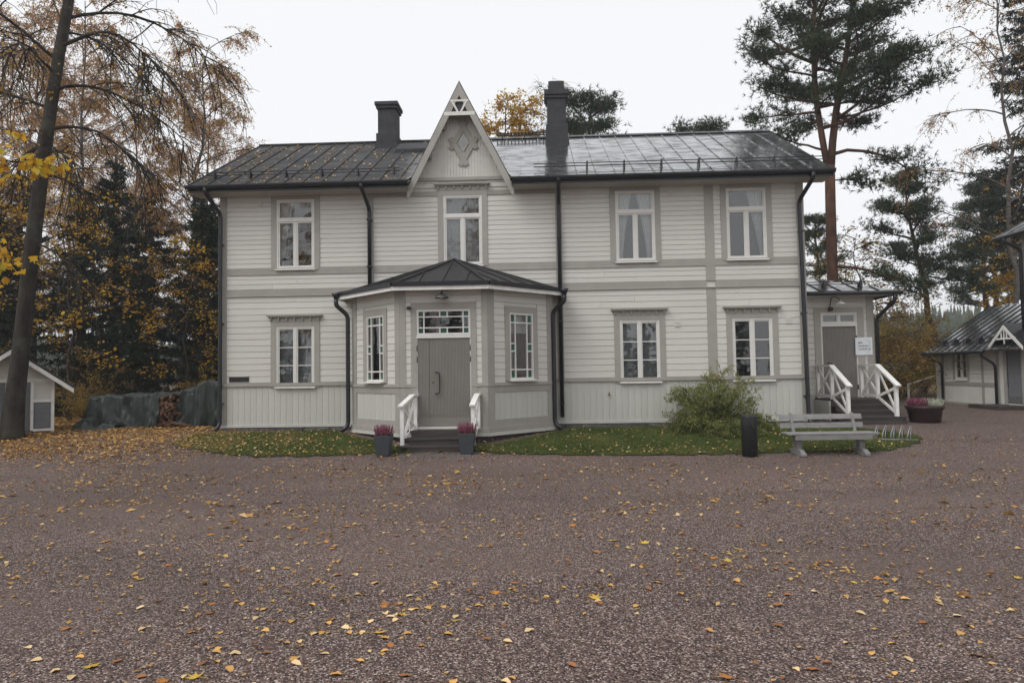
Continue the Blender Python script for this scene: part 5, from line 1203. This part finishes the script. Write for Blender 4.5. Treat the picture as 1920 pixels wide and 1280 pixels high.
p3 = pine('pine_tree', 'straight dark pine rising behind the annexe roof', (36.1, 24, gz(24)), stem(12.6, .22, (-.1, 0), 4), (4.8, 12), 2.5, 73, .66, .9, None, (), 30, 7)
c = place(p3, 25.2, 22, 'bushy pine seen behind the red pine trunk', 1.1, .82)
c = place(p3, 40.5, 30, 'distant pine beyond the annexe ridge', 3.0, 1.1)
c = place(p3, 11.6, 16.5, 'round-topped pine rising above the ridge beside the stepped chimney', 2.0, 1.24)
c = place(p3, 17.35, 17, 'pine top peeping over the wet right half of the roof', 4.2, 1.13)
spruce('spruce_tree', 'tall shaggy conifer at the edge behind the tall neighbour house', (32.2, 14, gz(14)), 22, 2.9, 54, 6.5, None, 1.0)
birch('nearly bare birch with hanging copper twigs before the tall conifer', 30.0, 12.3, 20, 4.6, 43, 7500, (-.3, 0), 5.5, twigs=5, nl=20)
young_maple('golden maple glowing behind the annexe roof', 34.2, 17.5, 9.5, 2.6, 62, 3800, 3.0, 20, group=None, size=.16)
young_maple('yellowing slender tree behind the low roof of the side wing', 23.6, 13.5, 8.0, 2.4, 63, 2300, 2.5, 18, 'autumn_scrub', None, .14)
broadleaf('orange_tree', 'orange leafed tree top showing beside the steep gable', (7.2, 17, gz(17)), 16.0, 3.0, 64, 6, 30, 'yellow_leaves', 'bark_twig', .15, 13000, 5, .2, .8, .16, None, .7, (0, 0), .2, 6, .10, .008)
birch('almost leafless birch crown behind the stepped chimney', 9.6, 17.5, 17.6, 2.4, 44, 900, (.1, 0), 8, twigs=6, nl=22)
# scrub at the wood edge on the right
def shrub(name, label, x, y, H, rad, seed, n, leafm, size, nstem=16, group=None, droop=.3, cat='shrub', wid=.5, spread=.06, fall=.9):
    r_ = random.Random(seed); g = np.random.default_rng(seed); tb = MB(); segs = []
    for k in range(nstem):
        a = r_.uniform(0, 6.28); q = r_.random()**.6; d = (math.cos(a)*q*rad/H*1.3, math.sin(a)*q*rad/H*1.3, 1)
        B = curve((math.cos(a)*.12*q, math.sin(a)*.12*q, -.05), d, H*r_.uniform(.7, 1.08)*(1.1-.25*q), 8, (math.cos(a)*q*.8, math.sin(a)*q*.8, -fall*q), .07, r_); tb.tube(B, taper(.016, .005, 9), 4, False)
        for j in range(12):
            t = r_.uniform(.1, 1); i = min(7, int(t*8)); p = B[i].lerp(B[i+1], t*8-i); dd = (B[i+1]-B[i]).normalized()
            T = curve(p, dd*.6+Vector((r_.gauss(0, .6), r_.gauss(0, .6), r_.gauss(.2, .35))), H*r_.uniform(.14, .34), 4, (0, 0, -1.0*droop-.3), .12, r_); tb.tube(T, taper(.005, .0025, 5), 3, False); segs.append([tuple(v) for v in T])
    A = np.array(segs); w_ = g.integers(0, len(A), n); t = g.uniform(.0, 1, n)*4; i = np.minimum(3, t.astype(int))
    q = A[w_, i]+(A[w_, i+1]-A[w_, i])*(t-i)[:, None]+g.normal(size=(n, 3))*spread; q[:, 2] = np.maximum(q[:, 2], .02)
    V, Fc = leaf_faces(q, size*g.uniform(.6, 1.25, n), g, droop, wid); tone = g.uniform(0, 1, len(A))[w_]*.5+g.uniform(0, .5, n)
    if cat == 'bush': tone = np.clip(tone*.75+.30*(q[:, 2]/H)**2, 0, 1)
    t = thing(name, label, cat, (x, y, gz(y)), 0, group); tb.build('stems', 'bark_twig', t); obj('foliage', np_mesh('foliage', V, Fc, leafm, np.repeat(tone, 2)), t); return t
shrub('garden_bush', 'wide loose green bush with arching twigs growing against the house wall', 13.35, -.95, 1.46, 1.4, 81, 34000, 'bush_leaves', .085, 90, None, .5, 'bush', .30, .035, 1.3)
GSH = 'autumn scrub beyond the side wing'
k1 = shrub('scrub_bush', 'tall tangled autumn scrub between the side wing and the annexe', 22.6, 11.0, 4.6, 1.9, 82, 5200, 'autumn_scrub', .12, 22, GSH)
for (x, y, rz, sc) in ((24.6,13,1.2,1.05),(21.4,13.5,2.5,1.15),(26.5,15.5,3.7,1.1),(20.2,10.5,4.4,.8),(23.8,16.5,.4,1.35),(28.8,18,5.2,1.2),(26.2,19.5,2.0,1.3)):
    place(k1, x, y, 'brown and yellow autumn scrub bush in the thicket past the side wing', rz, sc)['group'] = GSH
for (x, y, rz, sc) in ((-12.0,4.2,1,.5),(-9.4,3.6,2.2,.55),(-7.0,4.6,3.3,.5),(-3.0,5.8,4.1,.55),(-14,5,.3,.6),(-1.6,6.6,2.6,.5)):
    place(k1, x, y, 'low autumn scrub among the spruces behind the woodpile', rz, sc)['group'] = 'low scrub behind the woodpile'
# trees on the photographer's side of the yard, seen only as reflections in the windows
for (src, x, y, rz, sc) in ((b1,-3,-47,0,1.0),(b2,3,-49,2,1.0),(b1,-12,-50,3,1.1),(b2,-17,-48,1,1.0),(p3,9,-50,1,1.1)):
    c = place(src, x, y, 'tree standing across the yard, mirrored in the window panes', rz, sc); c['group'] = 'trees across the yard'
for k in range(22):
    c = place(s1 if k % 2 else s2, -26+k*3.0+rng.uniform(-.8, .8), -46+rng.uniform(-3, 3), 'spruce in the dark row across the yard, mirrored in the lower panes', rng.uniform(0, 6.28), rng.uniform(.7, 1.05) if k < 12 else rng.uniform(.55, .8)); c['group'] = 'spruces across the yard'
# far wooded hill that fades in the mist
g = np.random.default_rng(5); n = 4200; V = []; Fc = []; rn = []
ang = g.uniform(-.75, .95, n); dist = g.uniform(150, 285, n); X = 8.8+dist*np.sin(ang); Y = -18.6+dist*np.cos(ang); Hh = g.uniform(6, 11, n); bz = .4+np.clip((dist-150)*.09, 0, 12)*(X > 8) + np.clip((dist-150)*.02, 0, 3)*(X <= 8)
for i in range(n):
    for k in range(14):
        t = (k+g.random())/14; r0 = (1-t)*Hh[i]*.20+.15; a = g.uniform(0, 6.28); z = bz[i]+Hh[i]*t; x, y = X[i]+math.cos(a)*r0*.3, Y[i]+math.sin(a)*r0*.3; b0 = len(V)
        V += [(x-r0, y, z-.5), (x+r0, y+g.uniform(-.5, .5), z-.4), (x, y, z+Hh[i]*.16)]; Fc.append((b0, b0+1, b0+2)); rn.append(min(1, t*.5+g.random()*.5))
o = obj('distant_wood', np_mesh('distant_wood', V, Fc, 'needles', rn)); tag(o, 'misty wooded hillside far beyond the buildings', 'wood', None, 'stuff')

# ------------------------------------------------------------------ grass and fallen leaves
g = np.random.default_rng(9); n = 130000
x = g.uniform(-.7, 17.8, n); y = g.uniform(-3.95, .0, n); PORCHZ = [(3.45,.1),(3.45,-.62),(5.25,-2.45),(7.75,-2.45),(9.55,-.62),(9.55,.1)]
keep = in_poly_np(x, y, LAWN) & ~in_poly_np(x, y, PORCHZ) & (g.random(n) < np.clip(.35+(x+.8)/2.6, 0, 1)); x, y = x[keep], y[keep]; n = len(x)
# rim blades let the turf edge run out unevenly
z = np.interp(y, GY, GZ)+.016; h = g.uniform(.025, .075, n); a = g.uniform(0, 6.283, n); w_ = .008
V = np.stack([np.stack([x-np.cos(a)*w_, y-np.sin(a)*w_, z], 1), np.stack([x+np.cos(a)*w_, y+np.sin(a)*w_, z], 1), np.stack([x+g.normal(0, .02, n), y+g.normal(0, .02, n), z+h], 1)], 1).reshape(-1, 3)
pn = (np.sin(x*1.9+y*2.3)+np.sin(x*.7-y*3.1+1)+np.sin(x*4.1+1.3*y))/6+.5
tone = np.clip(.55*pn+.45*g.random(n)+.34*np.clip((4-x)/4, 0, 1), 0, 1)
tag(obj('grass', np_mesh('grass', V, np.arange(n*3).reshape(-1, 3), 'grass', tone)), 'short green lawn grass along the house front', 'grass', None, 'stuff')

def flat_leaves(x, y, z, size, g):
    n = len(x); a = g.uniform(0, 6.283, n); ax = np.stack([np.cos(a), np.sin(a), g.normal(0, .16, n)], 1); sdv = np.stack([-np.sin(a), np.cos(a), g.normal(0, .2, n)], 1)
    P = np.stack([x, y, z], 1); s_ = size[:, None]; cu = g.uniform(.02, .30, n)[:, None]*s_*np.array([0, 0, 1.])
    V = np.stack([P-ax*s_*.5, P+ax*s_*.5, P+sdv*s_*.36+cu, P-sdv*s_*.36+cu], 1); lo = V[:, :, 2].min(1)-z; V[:, :, 2] -= lo[:, None]
    i = np.arange(n)[:, None]*4; return V.reshape(-1, 3), np.concatenate([i+[0, 3, 1], i+[0, 1, 2]], 1).reshape(-1, 3)
def density(x, y):
    d = 27.0+20.0*np.clip((8-x)/9, 0, 1)+6*np.clip((y+9)/5, 0, 1)*np.clip((4-x)/6, 0, 1)
    c_ = .5+.25*np.sin(x*1.3+1.7*np.sin(y*1.1))+.25*np.sin(y*1.9+1.4*np.sin(x*.8+2)); d = d*(.35+1.9*c_*c_)
    return np.where(x > 13, d*.7, d)
n = 60000; x = g.uniform(-13, 27, n); y = g.uniform(-18.2, -2.0, n); keep = (g.random(n) < density(x, y)*40*16.2/n)
x, y = x[keep], y[keep]; sz = .030+.05*g.random(len(x))**1.5+.008*g.random(len(x)); big = g.random(len(x)) < .035; sz[big] = g.uniform(.10, .165, big.sum())
cx_, cy_ = 8.8255, -18.6; dd = np.hypot(x-cx_, y-cy_); fw_ = (y-cy_); inview = (np.abs((x-cx_)*1.0+.04*fw_) < fw_*.78) & (fw_ > 3.2)
score = np.where(inview, sz/dd**1.5, 0); order = np.argsort(-score); top = order[:300]; rest = order[300:]
# the nearest and largest leaves are single objects
def leafshape(kind, seed):
    r_ = random.Random(seed); b = MB()
    if kind == 'maple':
        ang = [0, 13, 38, 60, 92, 118, 180, 242, 268, 300, 322, 347]; rad = [1, .5, .86, .42, .64, .34, .22, .34, .64, .42, .86, .5]
        pts = [(.55*q*math.cos(R(t))*(1+r_.uniform(-.1, .1)), .55*q*math.sin(R(t))*(1+r_.uniform(-.1, .1)), max(0, .13*q*q*r_.uniform(.2, 1.3))) for t, q in zip(ang, rad)]
    else:
        pts = [(.5*math.cos(R(t))*q, .36*math.sin(R(t))*q, .16*abs(math.sin(R(t)))*r_.uniform(.3, 1.3)) for t, q in ((0, 1.1), (30, .9), (65, .95), (110, 1.0), (150, .95), (180, 1), (210, .95), (250, 1.0), (295, .95), (330, .9))]
    n = len(pts); b.add([(0, 0, .015)]+pts, [(0, i+1, (i+1) % n+1) for i in range(n)])
    b.tube([(-.45 if kind != 'maple' else -.1, 0, .02), (-.75, .03, .05), (-.95, .08, .03)], .012, 3); return b
LK = [('maple_leaf', 'maple', 'leaf_maple_orange', 'large orange maple leaf lying flat on the gravel yard', 'fallen leaf', 'orange maple leaves on the gravel'),
      ('maple_leaf', 'maple', 'leaf_maple_yellow', 'large yellow maple leaf lying on the gravel yard', 'fallen leaf', 'yellow maple leaves on the gravel'),
      ('birch_leaf', 'birch', 'leaf_birch_pale', 'small pale straw-coloured birch leaf lying on the gravel yard', 'fallen leaf', 'pale birch leaves on the gravel'),
      ('birch_leaf', 'birch', 'leaf_birch_gold', 'small golden birch leaf lying on the gravel yard', 'fallen leaf', 'golden birch leaves on the gravel'),
      ('birch_leaf', 'birch', 'leaf_birch_rust', 'small rust-brown birch leaf lying on the gravel yard', 'fallen leaf', 'rusty birch leaves on the gravel')]
LM = [[leafshape(k[1], 10*i+v).mesh(k[0], k[2], True) for v in range(3)] for i, k in enumerate(LK)]
r_ = random.Random(15)
for i in top:
    k = (0 if r_.random() < .62 else 1) if sz[i] > .09 else r_.choice((2, 2, 3, 3, 4)); K = LK[k]
    o = obj(K[0], LM[k][r_.randrange(3)], None, (x[i], y[i], gz(y[i])+.005), (r_.gauss(0, .10), r_.gauss(0, .10), r_.uniform(0, 6.28)), (sz[i],)*3); tag(o, K[3], K[4], K[5])
V1, F1 = flat_leaves(x[rest], y[rest], np.interp(y[rest], GY, GZ)+.006, sz[rest], g); t1 = np.repeat(np.clip(g.beta(1.5, 1.6, len(rest)), 0, 1), 2)
# leaves on the lawn and the thick carpet by the woodpile
n = 7000; xa = g.uniform(-.6, 17.6, n); ya = g.uniform(-3.7, -.1, n); kp = in_poly_np(xa, ya, LAWN) & (g.random(n) < np.clip(.16+.85*np.clip((5-xa)/5, 0, 1)+.30*np.clip((-2.6-ya)/1, 0, 1), 0, 1)); xa, ya = xa[kp], ya[kp]
V2, F2 = flat_leaves(xa, ya, np.interp(ya, GY, GZ)+.05, g.uniform(.04, .085, len(xa)), g); t2 = np.repeat(np.clip(g.beta(2.6, 1.2, len(xa)), 0, 1), 2)
n = 60000; xb = g.uniform(-16, 1.2, n); yb = g.uniform(-5.2, 7, n)
dn = np.clip((1.0-xb)/2.2, 0, 1)*np.clip((yb+3.9)/2.2, 0, 1)*np.where(yb > 2.5, .45, 1)+.20*np.clip((2.5-xb)/4, 0, 1)*np.clip((yb+5.2)/2, 0, 1)*(yb < -1.6); kp = g.random(n) < dn
kp &= ~((xb > -.05) & (yb > 0)); xb, yb = xb[kp], yb[kp]; szb = np.where(g.random(len(xb)) < .15, g.uniform(.09, .14, len(xb)), g.uniform(.04, .075, len(xb)))
V3, F3 = flat_leaves(xb, yb, np.interp(yb, GY, GZ)+.012+.03*g.random(len(xb)), szb, g); t3 = np.repeat(np.clip(g.beta(2.4, 1.7, len(xb)), 0, 1)*.85, 2)
V, Fc, rn = merge([(V1, F1, t1), (V2, F2, t2), (V3, F3, t3)])
tag(obj('leaf_litter', np_mesh('leaf_litter', V, Fc, 'litter', rn)), 'scattered small fallen leaves over gravel, lawn and wood edge', 'leaf litter', None, 'stuff')
# leaves stuck to the roofs
n = 520; xr = -.5+6.0*g.random(n)**1.25; yr = g.uniform(-.6, 4.0, n); kp = (np.abs(xr-DX) > (DAZ-(EZ+(yr-EY)*SL))/DSL+.15); xr, yr = xr[kp], yr[kp]
V1, F1 = flat_leaves(xr, yr, EZ+(yr-EY)*SL+.028, g.uniform(.05, .10, len(xr)), g)
V1[:, 2] += (V1[:, 1]-np.repeat(yr, 4))*SL
V = V1; tag(obj('roof_leaves', np_mesh('roof_leaves', V, F1, 'litter', np.repeat(g.beta(2, 1.6, len(xr)), 2))), 'yellow leaves stuck on the dull left half of the roof', 'leaf litter', None, 'stuff')

# ------------------------------------------------------------------ damp air: far things fade
hz = MB().box(-310, 310, -62, 310, -1.0, 27.0).build('haze', 'soil'); hz.data.materials.clear()
hm = bpy.data.materials.new('haze'); hm.use_nodes = True; N = hm.node_tree.nodes; N.clear()
pv = N.new('ShaderNodeVolumePrincipled'); pv.inputs['Density'].default_value = .0010; pv.inputs['Color'].default_value = (.93, .95, .97, 1)
ov = N.new('ShaderNodeOutputMaterial'); hm.node_tree.links.new(pv.outputs[0], ov.inputs['Volume']); hz.data.materials.append(hm); tag(hz, 'thin grey autumn mist filling the air', 'haze', None, 'stuff')
